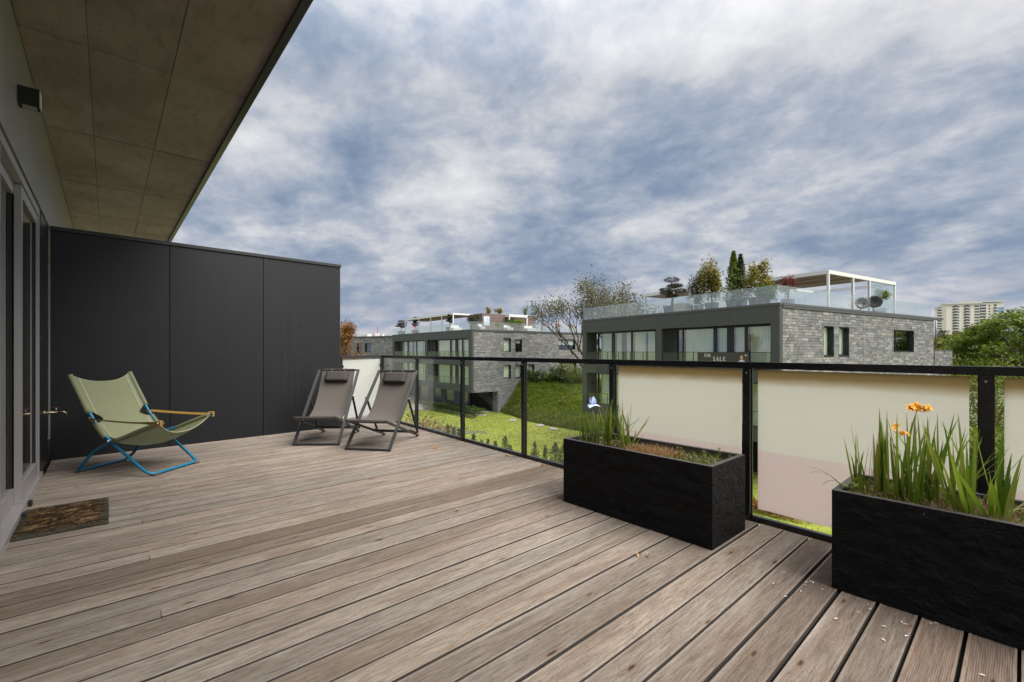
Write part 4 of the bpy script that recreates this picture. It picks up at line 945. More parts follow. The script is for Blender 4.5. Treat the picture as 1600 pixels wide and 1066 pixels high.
def balcony_rail(root, zf, ky=1.0):
    for (a, b) in [(p*ky, q*ky) for p, q in ((.52, 8.03), (8.57, 16.0))]:
        n = round(6*ky); L = (b-a)/n
        rr_ = MB().bar((.06, a, zl(zf)+1.05), (.06, b, zl(zf)+1.05), .03, .03).build('balcony_rail', M['anthracite'], root)
        for k in range(n+1): MB().box(.045, .075, a+L*k-.018 if k else a, a+L*k+.018 if k < n else b, zl(zf)+.002, zl(zf)+1.03).build('baluster', M['anthracite'], rr_)
        for k in range(n): MB().box(.055, .065, a+L*k+.03, a+L*(k+1)-.03, zl(zf)+.06, zl(zf)+1.0).build('glass_panel', M['glass'], rr_)
def apartment(name, label, loc, rz, holes, indiv, zb, xlen=22.0, ky=1.0, wins=None):
    root = thing(name, label, 'building', (loc[0], loc[1], GZ), rz)
    Y1 = 16.56*ky; X1 = xlen
    cuts_ = [0] + [q*ky for q in (.5, 2.99, 5.52, 8.41, 10.94, 13.5)] + [Y1]
    for a, b in zip(cuts_, cuts_[1:]):
        MB().box(0, .3, a+.004, b-.004, zl(2.70), zl(3.665)).build('fascia_panel', M['fascia'], root)
        MB().box(-.03, .3, a-.028 if a == 0 else a+.004, b-.004, zl(3.67), zl(3.80)).build('coping_panel', M['fascia_lt'], root)
        MB().box(0, .3, a+.004, b-.004, zl(-.67), zl(.03)).build('slab_panel', M['fascia'], root)
        MB().box(0, .3, a+.004, b-.004, zl(-4.0), zl(-3.34)).build('slab_panel', M['fascia'], root)
    for (a, b) in ((0.1, .5*ky), (8.05*ky, 8.55*ky), (16.02*ky, Y1-.004)):
        for (c, d) in ((.032, 2.698), (-3.338, -.672)):
            pm = MB().box(.002, .302, .004, b, zl(c), zl(d)).box(.303, .92, .31, b-.002, zl(c), zl(d)) if a < 1 else MB().box(.002, .92 if a > 15 else .5, a, b, zl(c), zl(d))
            pm.build('pier', M['fascia'], root)
    MB().box(.301, X1-.05, .30, Y1-.01, zl(2.715), zl(3.76)).box(.301, X1-.05, .30, Y1-.01, zl(-.66), zl(.02)).box(.301, X1-.05, .30, Y1-.01, zl(-3.99), zl(-3.35)).build('floor_slab', M['fascia'], root)
    MB().box(3.6, X1-.1, 1.2, Y1-.1, 0.0, zl(3.7)).build('core', M['dark'], root)
    MB().box(X1-.05, X1, .066, Y1, 0.0, zl(3.66)).build('side_wall', M['mortar'], root)
    for (zf, zt) in ((.03, 2.70), (-3.34, -.67)): storey_glazing(root, zf, zt, ky=ky); balcony_rail(root, zf, ky)
    w = holed_wall(.3, X1, zb, 3.53, holes, .066, .3).build('stone_wall', M['mortar'], root)
    MB().box(.302, X1, -.03, .3, zl(3.535), zl(3.665)).build('coping_panel', M['fascia_lt'], root)
    MB().box(.302, X1+(1.8 if indiv else 0), -.05, .3, zl(3.668), zl(3.80)).build('coping_panel', M['fascia_lt'], root)
    MB().box(.0, .31, .02, .3, zl(-4.0), zl(3.66)).build('corner_trim', M['fascia'], root) if 0 else None
    stone_face(w, .304, X1, zb, 3.53, holes, .155, indiv, (4.67, 9.88, 14.4) if indiv else (), 2.66, (lambda q: q[3] > .55 and q[2] < 3.6))
    for h, kw in zip(holes, wins or [{}]*len(holes)):
        if kw is not None: window(root, *h, **kw)
    # terrace glass round the roof
    for a in np.arange(.14, Y1-.3, 1.38): MB().box(.10, .115, a+.01, min(a+1.36, Y1), zl(3.803), zl(4.79)).build('terrace_pane', M['roofglass'], root)
    for a in np.arange(.14, X1-.3, 1.46): MB().box(a+.01, min(a+1.44, X1), .20, .215, zl(3.803), zl(4.79)).build('terrace_pane', M['roofglass'], root)
    return root
bA = apartment('apartment_building', 'slate clad apartment building with the for sale banner on its balcony', (27.269, 8.81), R(-10.7),
    [(4.8, 6.02, .83, 2.65), (6.68, 7.96, .85, 2.64), (14.54, 18.13, 1.08, 2.65)], 300, -3.2,
    wins=[dict(curtain=True), dict(curtain=True), dict(mull=15.5)])
MB().box(22.002, 25.9, .0, 4, 0, zl(1.17)).build('low_wall', M['mortar'], bA)
lw = MB().box(21.99, 25.95, -.04, 4.05, zl(1.172), zl(1.23)).build('low_coping', M['fascia_lt'], bA)
w2 = MB().box(22.0, 25.9, .061, .0615, 0, .01).build('stone_wall', M['mortar'], bA)
def _lowstones():
    m = MB(); r = random.Random(9); z = -1.2
    while z < 1.15:
        x = 22.0; h = min(.155, 1.165-z)
        while x < 25.88:
            w = min(r.uniform(.28, .8), 25.9-x); dp = -.012-r.uniform(0, .035)
            m.box(x+.006, x+w-.006, dp, .002, zl(z)+.006, zl(z+h)-.006); x += w
        z += .155
    m.build('stonework', M['stone'], w2)['kind'] = 'stuff'
_lowstones()
MB().tube([(22.12, -.07, zl(3.55)), (22.12, -.07, zl(1.25))], .05, 8).build('downpipe', M['dishgrey'], bA, True)
bB = apartment('apartment_building', 'distant slate clad apartment building standing beyond the lawn', (33.254, 44.831), R(-4.76),
    [(4.82, 6.0, 1.0, 2.72), (6.72, 7.85, 1.0, 2.70), (14.42, 17.68, 1.32, 2.74), (4.82, 6.0, -2.41, -.65), (6.72, 7.84, -2.41, -.67), (8.89, 9.95, -2.45, -.68), (14.59, 17.9, -2.2, -.6)], 0, -4.0, ky=1.5,
    wins=[dict(blind=1.0), dict(blind=.35), dict(blind=.55, mull=15.2), dict(curtain=True), dict(curtain=True), dict(curtain=True), dict(curtain=True, mull=15.2)])
# ground floor of the far block: stone to the ground right of the cantilever, set back glazing under it
gw = MB().box(3.94, 21.9, .066, .3, 0, zl(-4.0)).box(3.94, 4.2, .301, 6.0, 0, zl(-4.0)).build('ground_floor_wall', M['mortar'], bB)
def _gstones():
    m = MB(); r = random.Random(19); z = -6.7
    while z < -4.02:
        h = min(.155, -4.005-z); x = 3.95
        while x < 21.8: w = min(r.uniform(.28, .8), 21.85-x); m.box(x+.006, x+w-.006, -.01-r.uniform(0, .03), .0655, zl(z)+.006, zl(z+h)-.006); x += w
        y = .07
        while y < 6: w = r.uniform(.28, .8); m.box(3.90-r.uniform(0, .03), 3.939, y+.006, y+w-.006, zl(z)+.006, zl(z+h)-.006); y += w
        z += .155
    m.build('stonework', M['stone'], gw)['kind'] = 'stuff'
_gstones()
MB().box(3.4, 3.5, 6.0, 24.5, 0, zl(-4.02)).build('ground_floor_panel', M['fascia'], bB)
for (a, b) in ((6.4, 8.2), (10.3, 12.4), (14.2, 16.2), (18.5, 21)): MB().box(3.36, 3.385, a, b, .02, zl(-4.25)).build('ground_floor_window', M['farglass'], bB)
for (a, b) in ((8.4, 10.1), (12.6, 14.0)): MB().box(3.30, 3.39, a, b, 0, zl(-4.02)).build('stone_pier', M['stone'], bB)
MB().box(.5, 3.3, .5, 24, .085, .11).build('ground_floor_paving', M['paving'], bB)
# far sliver of a third block
cA = Vector((33.2, 87.5)); cB = Vector((38.1, 71.5)); dC = (cB-cA); rzC = math.atan2(dC.y, dC.x)
bC = thing('apartment_building', 'sliver of stone building between the orange tree and the distant block', 'building', (cA.x, cA.y, GZ), rzC)
Lc = dC.length; hC = []
for (p0, p1) in ((557.5, 565), (570, 579.5)):
    a = loc_on(bC, p0, y=0)[0]; b = loc_on(bC, p1, y=0)[0]; hC.append((a, b, .95, 2.55))
wc = holed_wall(0, Lc, -3, 3.6, hC, .066, .3).build('stone_wall', M['mortar'], bC)
stone_face(wc, .0, Lc, -3, 3.6, hC, .17, 0, rnd=random.Random(77))
for h in hC: window(bC, *h)
MB().box(-.02, Lc, -.06, 8, zl(3.605), zl(3.80)).build('coping_panel', M['fascia_lt'], bC)
MB().box(0, Lc, .45, 8, 0, zl(3.6)).build('core', M['dark'], bC)
for k, (x, w, h) in enumerate(((5.5, 1.6, .45), (8.2, 1.0, .55), (10.2, .8, .35), (11.5, 2.2, .3))): MB().cbox(x, x+w, .8, 1.8, zl(3.802), zl(3.80+h), .02).build('roof_unit', M['white'], bC)
MB().tube([(9.6, 1, zl(3.8)), (9.6, 1, zl(5.5))], .05, 6).build('mast', M['red'], bC)

# ------------------------------------------------------------------ for sale banner
bn = thing('banner', 'dark for sale banner with a portrait hung on the balcony rail', 'banner', (0,0,0)); 
bn.location = Matrix.Translation((bA.location)) @ Matrix.Rotation(bA.rotation_euler.z, 4, 'Z') @ Vector((-.002, 5.16, zl(.06))); bn.rotation_euler = (0, 0, bA.rotation_euler.z - R(90))
# banner space: x to the viewer's right, z up, -y towards the viewer
MB().box(0, 3.41, -.004, .018, 0, 1.0).build('sheet', M['banner'], bn)
def letters(word, x, z, h, track, parent, m):
    K = .13; k = [0]
    def seg(p, q, w, mb):
        k[0] += 1; y = -.0055 - .0004*(k[0] % 12); p, q = Vector((p[0], 0, p[1])), Vector((q[0], 0, q[1])); d = (q-p).normalized(); n_ = Vector((-d.z, 0, d.x))*w/2; e = d*w*.25
        c = [p-n_-e, q-n_+e, q+n_+e, p+n_-e]; mb.add([(v.x, y, v.z) for v in c], [(0,1,2,3)])
    def arc(c, rx, rz_, a0, a1, w, mb, n=14):
        P = [(c[0]+rx*math.cos(R(a0+(a1-a0)*i/n)), c[1]+rz_*math.sin(R(a0+(a1-a0)*i/n))) for i in range(n+1)]
        for p, q in zip(P, P[1:]): seg(p, q, w, mb)
    for ch in word:
        mb = MB(); T, t = h*.17, h*.08
        if ch in 'FREL':
            W = .62*h; seg((x+.12*h, z), (x+.12*h, z+h), T, mb); seg((x, z), (x+.26*h, z), t, mb)
            if ch != 'L': seg((x, z+h), (x+.26*h, z+h), t, mb)
            else: seg((x, z+h), (x+.26*h, z+h), t, mb)
        if ch in 'FE': seg((x+.12*h, z+h), (x+.62*h, z+h), t, mb); seg((x+.62*h, z+h), (x+.62*h, z+.82*h), t, mb); seg((x+.12*h, z+.52*h), (x+.48*h, z+.52*h), t, mb); seg((x+.48*h, z+.60*h), (x+.48*h, z+.44*h), t, mb)
        if ch in 'EL': seg((x+.12*h, z), (x+.64*h, z), t, mb); seg((x+.64*h, z), (x+.66*h, z+.2*h), t, mb); W = .70*h
        if ch == 'R': arc((x+.22*h, z+.75*h), .26*h, .24*h, 90, -90, T*.8, mb); seg((x+.25*h, z+.5*h), (x+.62*h, z), T*.9, mb); seg((x+.52*h, z), (x+.74*h, z), t, mb); W = .74*h
        if ch == 'O': arc((x+.40*h, z+.5*h), .36*h, .48*h, 0, 360, T*.85, mb, 26); W = .84*h
        if ch == 'S': arc((x+.29*h, z+.74*h), .22*h, .24*h, 30, 270, T*.85, mb); arc((x+.29*h, z+.26*h), .24*h, .25*h, 90, -150, T*.85, mb); W = .60*h
        if ch == 'A': seg((x+.10*h, z), (x+.37*h, z+h), t*1.1, mb); seg((x+.37*h, z+h), (x+.68*h, z), T, mb); seg((x+.2*h, z+.33*h), (x+.58*h, z+.33*h), t, mb); seg((x, z), (x+.22*h, z), t, mb); seg((x+.54*h, z), (x+.80*h, z), t, mb); W = .80*h
        mb.build('letter', m, parent); x += W + track*h
letters('FOR', .50, .73, .185, .14, bn, M['letter']); letters('SALE', 1.12, .50, .235, .26, bn, M['letter'])
pt = MB(); pt.lathe([(0,.0),(.16,.0)], 20, (2.98, -.0065, .70), Matrix.Rotation(R(90), 3, 'X') @ Matrix.Diagonal((.62, .95, 1))); pt.build('portrait_face', M['skin'], bn)
pt = MB(); pt.add([(2.72,-.0055,.20),(3.24,-.0055,.20),(3.20,-.0055,.47),(3.05,-.0055,.575),(2.91,-.0055,.575),(2.76,-.0055,.47)], [(0,1,2,3,4,5)]); pt.build('portrait_shirt', M['shirt'], bn)
pt = MB(); pt.lathe([(.10,.0),(.115,.0)], 20, (2.98, -.0072, .74), Matrix.Rotation(R(90), 3, 'X') @ Matrix.Diagonal((.95, 1.05, 1))); pt.build('portrait_hair', M['bark'], bn)
lg = MB()
for k in range(4): lg.add([(3.17+.045*k, -.0055, .80+.02*(k % 2)), (3.20+.045*k, -.0055, .80+.02*(k % 2)), (3.215+.045*k, -.0055, .90-.018*k), (3.185+.045*k, -.0055, .90-.018*k)], [(0,1,2,3)])
lg.build('emblem', M['letter'], bn)

# ------------------------------------------------------------------ roof terrace of the near block
def in_b(root, x, y, z): return root.matrix_basis @ Vector((x, y, zl(z)))
for r_0 in (bA, bB, bC): r_0.matrix_basis = Matrix.Translation(r_0.location) @ Matrix.Rotation(r_0.rotation_euler.z, 4, 'Z')
def pergola(root, x0, y0, x1, y1, xo, zt, label, zr=3.8, beam=.24, posts=()):
    o = thing('pergola', label, 'pergola', in_b(root, x0, y0, zr), root.rotation_euler.z); L, W, H = x1-x0, y1-y0, zt-zr
    for (a, b, c, d) in ((0, xo-x0, 0, .16), (0, xo-x0, W-.16, W), (0, .16, .161, W-.161), (x1-x0-.16, x1-x0, .161, W-.161)): MB().box(a, b, c, d, H-beam, H).build('beam', M['white'], o)
    if xo > x1: MB().box(xo-x0-.12, xo-x0, .161, W-.161, H-beam, H-.05).build('beam', M['white'], o); MB().box(L, xo-x0-.12, .07, .085, .3, H-beam-.002).build('side_glass', M['roofglass'], o)
    MB().box(.161, L-.161, .161, W-.161, H-.14, H-.05).build('louvre_roof', M['pergolaunder'], o)
    for k in range(1, int(L/1.5)): MB().box(k*L/int(L/1.5)-.04, k*L/int(L/1.5)+.04, .162, W-.162, H-.22, H-.141).build('rafter', M['pergolaunder'], o)
    for (px_, py_) in posts: MB().box(px_, px_+.13, py_, py_+.13, 0, H-beam-.001).build('post', M['white'], o)
    return o
pergola(bA, 7.62, 1.03, 13.62, 7.0, 17.9, 6.42, 'white framed pergola over the near roof terrace beside the dishes', posts=((.005,.005),(3.39,.005),(5.86,.005),(10.13,.005),(.005,5.8),(5.86,5.8)))
pergola(bA, 4.6, 9.3, 7.2, 14, 7.2, 6.03, 'low timber ceiling pergola behind the bonsai on the near roof', posts=((.005,.005),(2.4,.005),(.005,4.5)))
def dish(x, y, z, r, mt, label, az):
    o = thing('satellite_dish', label, 'dish', in_b(bA, x, y, 3.8), bA.rotation_euler.z); h = z-3.8
    MB().tube([(0, .1, .002), (0, .1, h)], .025, 6).build('mast', M['dishgrey'], o, True)
    Mx = Matrix.Rotation(az, 3, 'Z') @ Matrix.Rotation(R(78), 3, 'X')
    MB().lathe([(0, -.10*r), (.3*r, -.085*r), (.6*r, -.03*r), (.85*r, .05*r), (r, .12*r), (.985*r, .13*r), (.6*r, .0*r), (0, -.07*r)], 24, (0, 0, h), Mx).build('reflector', M[mt], o, True)
    MB().tube([Vector((0,0,h)) + Mx @ Vector((0, -r*.95, .1*r)), Vector((0,0,h)) + Mx @ Vector((0, -r*.4, .85*r))], .015, 6).build('feed_arm', M['dishgrey'], o)
    MB().cbox(-.05, .05, -.05, .05, -.05, .05, .01).build('receiver', M['dish'], o).location = Vector((0,0,h)) + Mx @ Vector((0, -r*.38, .88*r))
x_, y_, d_ = loc_on(bA, 1347, y=.02); dish(x_, .02, height_at(474, d_), .40, 'dishgrey', 'grey satellite dish on the near roof, left of the pair', R(-52))
x_, y_, d_ = loc_on(bA, 1367, y=.0); dish(x_, .0, height_at(472, d_), .42, 'dish', 'black satellite dish on the near roof, right of the pair', R(-66))
def pot(root, x, y, w, h, label, zr=3.8, mt='pot', cat='pot'):
    o = MB(); b = w*.40
    o.add([(-b,-b,0),(b,-b,0),(b,b,0),(-b,b,0),(-w/2,-w/2,h),(w/2,-w/2,h),(w/2,w/2,h),(-w/2,w/2,h),(-w*.44,-w*.44,h),(w*.44,-w*.44,h),(w*.44,w*.44,h),(-w*.44,w*.44,h),(-w*.42,-w*.42,h-.08),(w*.42,-w*.42,h-.08),(w*.42,w*.42,h-.08),(-w*.42,w*.42,h-.08)],
        [(0,3,2,1),(0,1,5,4),(1,2,6,5),(2,3,7,6),(3,0,4,7),(4,5,9,8),(5,6,10,9),(6,7,11,10),(7,4,8,11),(8,9,13,12),(9,10,14,13),(10,11,15,14),(11,8,12,15),(12,13,14,15)])
    p = o.build('roof_planter', M[mt]); p.location = in_b(root, x, y, zr); p.rotation_euler = (0,0,root.rotation_euler.z); return tag(p, label, cat)
def shrub(name, label, cat, base, crown, rad, n, nc, leaf, mt, trunk=.05, spread=.2, shell=.3, bark='bark', group=None, stems=3, aspect=.5):
    o = thing(name, label, cat, base, 0, group); cz = crown; r = random.Random(n+nc)
    t = MB()
    for k in range(stems):
        a = r.uniform(0, 6.28); q = Vector((math.cos(a)*rad[0]*.45, math.sin(a)*rad[1]*.45, cz + rad[2]*r.uniform(-.2, .5)))
        t.tube([(0,0,0), (q.x*.25, q.y*.25, q.z*.45), q], [trunk, trunk*.7, trunk*.2], 6)
    t.build('trunk', M[bark], o, True)
    P, out = clump_points((0, 0, cz), rad, n, nc, spread, shell)
    P[:, 2] = np.maximum(P[:, 2], .02)
    link('crown', quads_mesh('crown', leaves(P, leaf, aspect, .3, out), M[mt]), o); return o
def roof_plant(root, px, depth_x, ytop, ybot, wpx, label, mt, n, nc, leaf, name='roof_shrub', cat='shrub', conic=False, zr=3.8, planter_label=None, y=None, bark='bark', spread=.2, flat=1):
    x, yy, d = loc_on(root, px, x=depth_x) if y is None else loc_on(root, px, y=y)
    zt, zb_ = height_at(ytop, d), max(zr+.05, height_at(ybot, d)); w = wpx*d/FPX/2; base = in_b(root, x, yy, zr)
    if planter_label: pot(root, x, yy, max(.5, w*1.1), .55, planter_label, zr)
    ph = .5 if planter_label else 0
    o = thing(name, label, cat, base + Vector((0,0,ph)), 0); cz = (zt+zb_)/2 - zr - ph; rz_ = (zt-zb_)/2
    t = MB(); r = random.Random(px)
    for k in range(3): t.tube([(0,0,0), (r.uniform(-.2,.2)*w, r.uniform(-.2,.2)*w, cz*.6), (r.uniform(-.6,.6)*w, r.uniform(-.6,.6)*w, cz+rz_*.4)], [.045,.03,.01], 6)
    t.build('trunk', M[bark], o, True)
    if conic:
        q = rng.uniform(0, 1, n)**.75; a = rng.uniform(0, 6.28, n); rr_ = w*(1-q)**.8*rng.uniform(.55, 1.1, n)*(1+.25*np.sin(q*31+a*3))
        P = np.stack([rr_*np.cos(a), rr_*np.sin(a), cz-rz_+q*2*rz_], 1); out = np.stack([np.cos(a), np.sin(a), np.full(n, .4)], 1)
    else: P, out = clump_points((0,0,cz), (w, w, rz_), n, nc, spread, .25, flat)
    P[:, 2] = np.maximum(P[:, 2], .03)
    link('crown', quads_mesh('crown', leaves(P, leaf, .5, .3, out), M[mt]), o); return o
def bonsai(root, px, dx, y0, y1, wpx, label, zr=3.8, pl=None, n=7, mt='lf_bonsai'):
    x, yy, d = loc_on(root, px, x=dx); zt = height_at(y0, d); base = in_b(root, x, yy, zr); w = wpx*d/FPX/2; H = zt-zr
    pot(root, x, yy, .9, .6, pl, zr); o = thing('bonsai_tree', label, 'bonsai', base + Vector((0,0,.52)), 0); H -= .52; r = random.Random(px)
    pads = [(0, 0, H-.12, .55)] + [(math.cos(k*2.4+.5)*w*.62, math.sin(k*2.4+.5)*w*.62, H*(.42+.48*k/n), .45) for k in range(n-1)]
    t = MB().tube([(0,0,0),(.08*w,0,H*.3),(-.12*w,.05,H*.6),(0,0,H-.15)], [.09,.075,.05,.02], 7)
    for (a, b, c, s) in pads[1:]: t.tube([(0,0,c*.62),(a*.5,b*.5,c*.86),(a,b,c-.02)], [.04,.028,.012], 5)
    t.build('trunk', M['bark'], o, True); V = []
    for (a, b, c, s) in pads:
        P = unit(rng.normal(size=(900, 3)))*rng.uniform(.4, 1, (900,1))**.4*np.array([w*s*1.1, w*s*1.1, w*s*.36]); V.append(leaves(P+np.array([a,b,c]), .10, .3, .9))
    link('crown', quads_mesh('crown', np.concatenate(V), M[mt]), o)
bonsai(bA, 1050, 1.6, 435, 466, 40, 'cloud pruned bonsai with flat dark pads on the near roof', pl='grey planter under the large cloud pruned bonsai')
roof_plant(bA, 1089, 1.7, 420, 474, 27, 'grey green olive shrub on the near roof left of the tall shrub', 'lf_olive', 2400, 40, .13, planter_label='grey planter under the olive shrub')
roof_plant(bA, 1112, 1.7, 404, 474, 28, 'tall yellow green shrub on the near roof', 'lf_maple', 2800, 34, .16, planter_label='grey planter under the tall yellow green shrub')
roof_plant(bA, 1146, 1.6, 393, 474, 30, 'pointed green conifer on the near roof', 'lf_tree', 4000, 30, .12, 'roof_conifer', 'conifer', True, planter_label='grey planter under the pointed conifer')
roof_plant(bA, 1157, 1.9, 398, 474, 26, 'darker conifer standing just right of the pointed green one', 'lf_conif', 3200, 30, .12, 'roof_conifer', 'conifer', True, planter_label='grey planter under the darker conifer')
roof_plant(bA, 1187, 1.5, 410, 470, 44, 'orange tinted maple shrub near the glass corner of the near roof', 'lf_maple', 2600, 26, .17, planter_label='grey planter under the orange tinted maple', spread=.17)
roof_plant(bA, 1199, .8, 446, 474, 26, 'round dark green shrub behind the glass corner of the near roof', 'lf_hedge', 1500, 30, .10)
roof_plant(bA, 1231, 1.2, 433, 456, 26, 'dark red shrub beside the near pergola', 'lf_red', 1300, 26, .12, y=1.6, planter_label='grey planter under the dark red shrub')
roof_plant(bA, 1375, 1.2, 453, 470, 24, 'bright green rounded shrub behind the black satellite dish', 'lf_tree', 1300, 24, .12, y=1.4, planter_label='grey planter under the bright green rounded shrub')
def terrace_chair(root, x, y, rz, label, zr=3.8, mt='white'):
    o = thing('terrace_chair', label, 'chair', in_b(root, x, y, zr), root.rotation_euler.z+rz)
    MB().cbox(-.25, .25, -.25, .25, .40, .45, .01).build('seat', M[mt], o); MB().cbox(-.25, .25, .22, .26, .452, .88, .01).build('backrest', M[mt], o)
    for sx in (-1, 1):
        for sy in (-1, 1): MB().box(sx*.23-.015, sx*.23+.015, sy*.23-.015, sy*.23+.015, 0, .399).build('leg', M[mt], o)
for k, (px, mt, lb) in enumerate(((1003, 'pot', 'dark chair behind the terrace glass left of the bonsai'), (1085, 'white', 'white chair behind the terrace glass near the olive shrub'))):
    x_, y_, d_ = loc_on(bA, px, x=1.0); terrace_chair(bA, x_, y_, R(70), lb, mt=mt)
x_, y_, d_ = loc_on(bA, 1066, x=1.0); tag(MB().cbox(-.5, .5, -.35, .35, 0, .62, .02).build('garden_chest', M['concrete_lt']), 'pale storage chest behind the terrace glass right of the bonsai', 'chest').location = in_b(bA, x_, y_, 3.8)
for k in range(6):
    pass
# ------------------------------------------------------------------ roof terrace of the far block
pg = pergola(bB, .9, 6.2, 4.9, 22.0, 4.9, 6.25, 'long white pergola on the roof of the distant block', posts=((.005,.005),(.005,3.2),(.005,6.6),(.005,10.6),(.005,15.6),(3.8,.005)))
def brickbox(p0, p1, yb, h0, label, dep=3.0):
    a = loc_on(bB, p0, y=yb); b = loc_on(bB, p1, y=yb); zt = height_at(h0, a[2]); o = MB().box(0, b[0]-a[0], 0, dep, 0, zt-3.8).build('penthouse', M['brick']); o.location = in_b(bB, a[0], yb, 3.8); o.rotation_euler = (0,0,bB.rotation_euler.z); return tag(o, label, 'penthouse')
brickbox(753.5, 794, 3.0, 489.5, 'brown brick penthouse block behind the poster on the distant roof')
brickbox(803, 837, 4.2, 492.5, 'brown brick penthouse block right of the white canopy on the distant roof')
a = loc_on(bB, 795.5, y=2.0); b = loc_on(bB, 824.5, y=2.0); cp = thing('canopy', 'white canopy frame between the brick blocks on the distant roof', 'canopy', in_b(bB, a[0], 2.0, 3.8), bB.rotation_euler.z)
hh = height_at(491, a[2]) - 3.8; wd = b[0]-a[0]
MB().box(0, wd, 0, 1.9, hh-.35, hh).build('roof', M['white'], cp); MB().box(wd-.18, wd, 0, .18, 0, hh-.351).build('post', M['white'], cp); MB().box(0, .14, 0, .14, 0, hh-.351).build('post', M['white'], cp)
ps = thing('poster_board', 'white poster board with a blue drawing on the distant roof', 'poster', (0,0,0)); a = loc_on(bB, 755.8, y=.9); b = loc_on(bB, 764.8, y=.9); z1, z0 = height_at(494, a[2]), height_at(508.5, a[2])
ps.location = in_b(bB, a[0], .9, 3.8); ps.rotation_euler = (0,0,bB.rotation_euler.z); wd = b[0]-a[0]
MB().box(0, wd, -.02, .02, z0-3.8, z1-3.8).build('board', M['poster'], ps); MB().box(.05, .1, .0, .03, 0, z0-3.802).box(wd-.1, wd-.05, .0, .03, 0, z0-3.802).build('leg', M['pot'], ps)
q = MB()
for k in range(16):
    a_ = k/16*5.6; q.add([(wd*.5+.16*math.cos(a_)*1.1, -.023, (z0+z1)/2-3.8+.30*math.sin(a_*1.3)), (wd*.5+.20*math.cos(a_)*1.1+.03, -.023, (z0+z1)/2-3.8+.30*math.sin(a_*1.3)), (wd*.5+.20*math.cos(a_+.35)*1.1, -.023, (z0+z1)/2-3.8+.36*math.sin(a_*1.3+.4))], [(0,1,2)])
q.build('drawing', M['posterink'], ps)
sd = thing('play_slide', 'bright red tube slide end on the distant roof', 'slide', in_b(bB, 1.0, loc_on(bB, 650, x=1.0)[1], 3.8), bB.rotation_euler.z)
MB().tube([(0,0,.0),(0,0,.55),(0,.12,.9),(0,.5,1.15),(0,.95,1.32)], .17, 10).build('chute', M['red'], sd, True)
bonsai(bB, 627, .9, 501, 512, 17, 'small bonsai at the left end of the distant roof', pl='grey planter under the left end bonsai on the distant roof')
bonsai(bB, 649, 1.2, 496, 512, 11, 'small upright bonsai left of the red slide', pl='grey planter under the bonsai beside the red slide')
bonsai(bB, 703, 1.0, 491, 512, 12, 'leaning bonsai before the pergola post on the distant roof', pl='grey planter under the leaning bonsai')
roof_plant(bB, 741, 1.2, 492, 506, 20, 'domed dark shrub at the roof corner of the distant block', 'lf_bonsai', 1500, 26, .16, planter_label='grey planter under the domed dark shrub')
roof_plant(bB, 778, .8, 501, 511, 7, 'small lime green shrub below the brick penthouse', 'lf_bright', 500, 12, .16, y=1.2)
roof_plant(bB, 796, .8, 499, 509, 13, 'low dark clipped shrub left of the lime hedge', 'lf_hedge', 700, 12, .16, y=1.3)
roof_plant(bB, 810, .8, 499, 509, 15, 'lime green clipped shrub under the white canopy', 'lf_bright', 900, 14, .16, y=1.1)
roof_plant(bB, 762, .8, 481, 492, 9, 'yellow shrub poking above the brick penthouse, left one', 'lf_maple', 260, 10, .22, y=4.5, zr=3.8)
roof_plant(bB, 780, .8, 482, 491, 14, 'brownish shrub poking above the brick penthouse, right one', 'lf_maple', 320, 10, .22, y=4.5, zr=3.8)
# spiky palm-like plant
a = loc_on(bB, 821, y=3.6); o = thing('spiky_yucca', 'spiky upright yucca above the white canopy on the distant roof', 'plant', in_b(bB, a[0], 3.6, 3.8)); MB().tube([(0,0,0),(0,0,height_at(492, a[2])-3.8)], .07, 6).build('trunk', M['bark'], o)
for k in range(26):
    r_ = random.Random(k); bl = blade_mesh(r_.uniform(1.1, 1.75), .10, abs(r_.gauss(.2, .35)), r_.uniform(0, 6.28), r_.uniform(0, .7)).build('leaf', M['lf_bright' if k % 3 == 0 else 'lf_olive'], o, True); bl.location = (0, 0, height_at(492, a[2])-4.0)
for k, (px, hh, lb) in enumerate(((849, 8, 'dry topped orange planter, leftmost of three on the distant roof'), (872, 6, 'orange flowered planter, middle of three on the distant roof'), (893.5, 7, 'orange flowered planter, rightmost of three on the distant roof'))):
    x_, y_, d_ = loc_on(bB, px, y=.9); pp = pot(bB, x_, .9, .62, .62, lb, 3.95, 'concrete_lt', 'planter')
    Pn = rng.normal(size=(500, 3))*np.array([.22, .18, .10]) + np.array([0, 0, .80]); fl_ = link('flowers', quads_mesh('flowers', leaves(Pn, .11, .7, .4), M['lf_orange' if k == 0 else 'lf_dead']), pp)
    MB().box(-.4, .4, -.2, .2, -.15, -.002).build('stand', M['white'], pp)
for k, (px, w, lb) in enumerate(((795, 1.1, 'white lounge seat on the distant roof under the clipped shrubs'), (828, 1.5, 'white lounge seat right of the white canopy post'), (752, .7, 'white tub seat left of the poster board'), (713, 1.3, 'white lounge seat beside the leaning bonsai'))):
    x_, y_, d_ = loc_on(bB, px, y=.75) if px > 738 else loc_on(bB, px, x=.9); s_ = thing('lounge_seat', lb, 'seat', in_b(bB, x_, y_, 3.8), bB.rotation_euler.z)
    MB().cbox(-w/2, w/2, -.35, .35, .02, .42, .05).build('seat', M['white'], s_); MB().cbox(-w/2, w/2, .352, .5, .02, .75, .05).build('backrest', M['white'], s_)
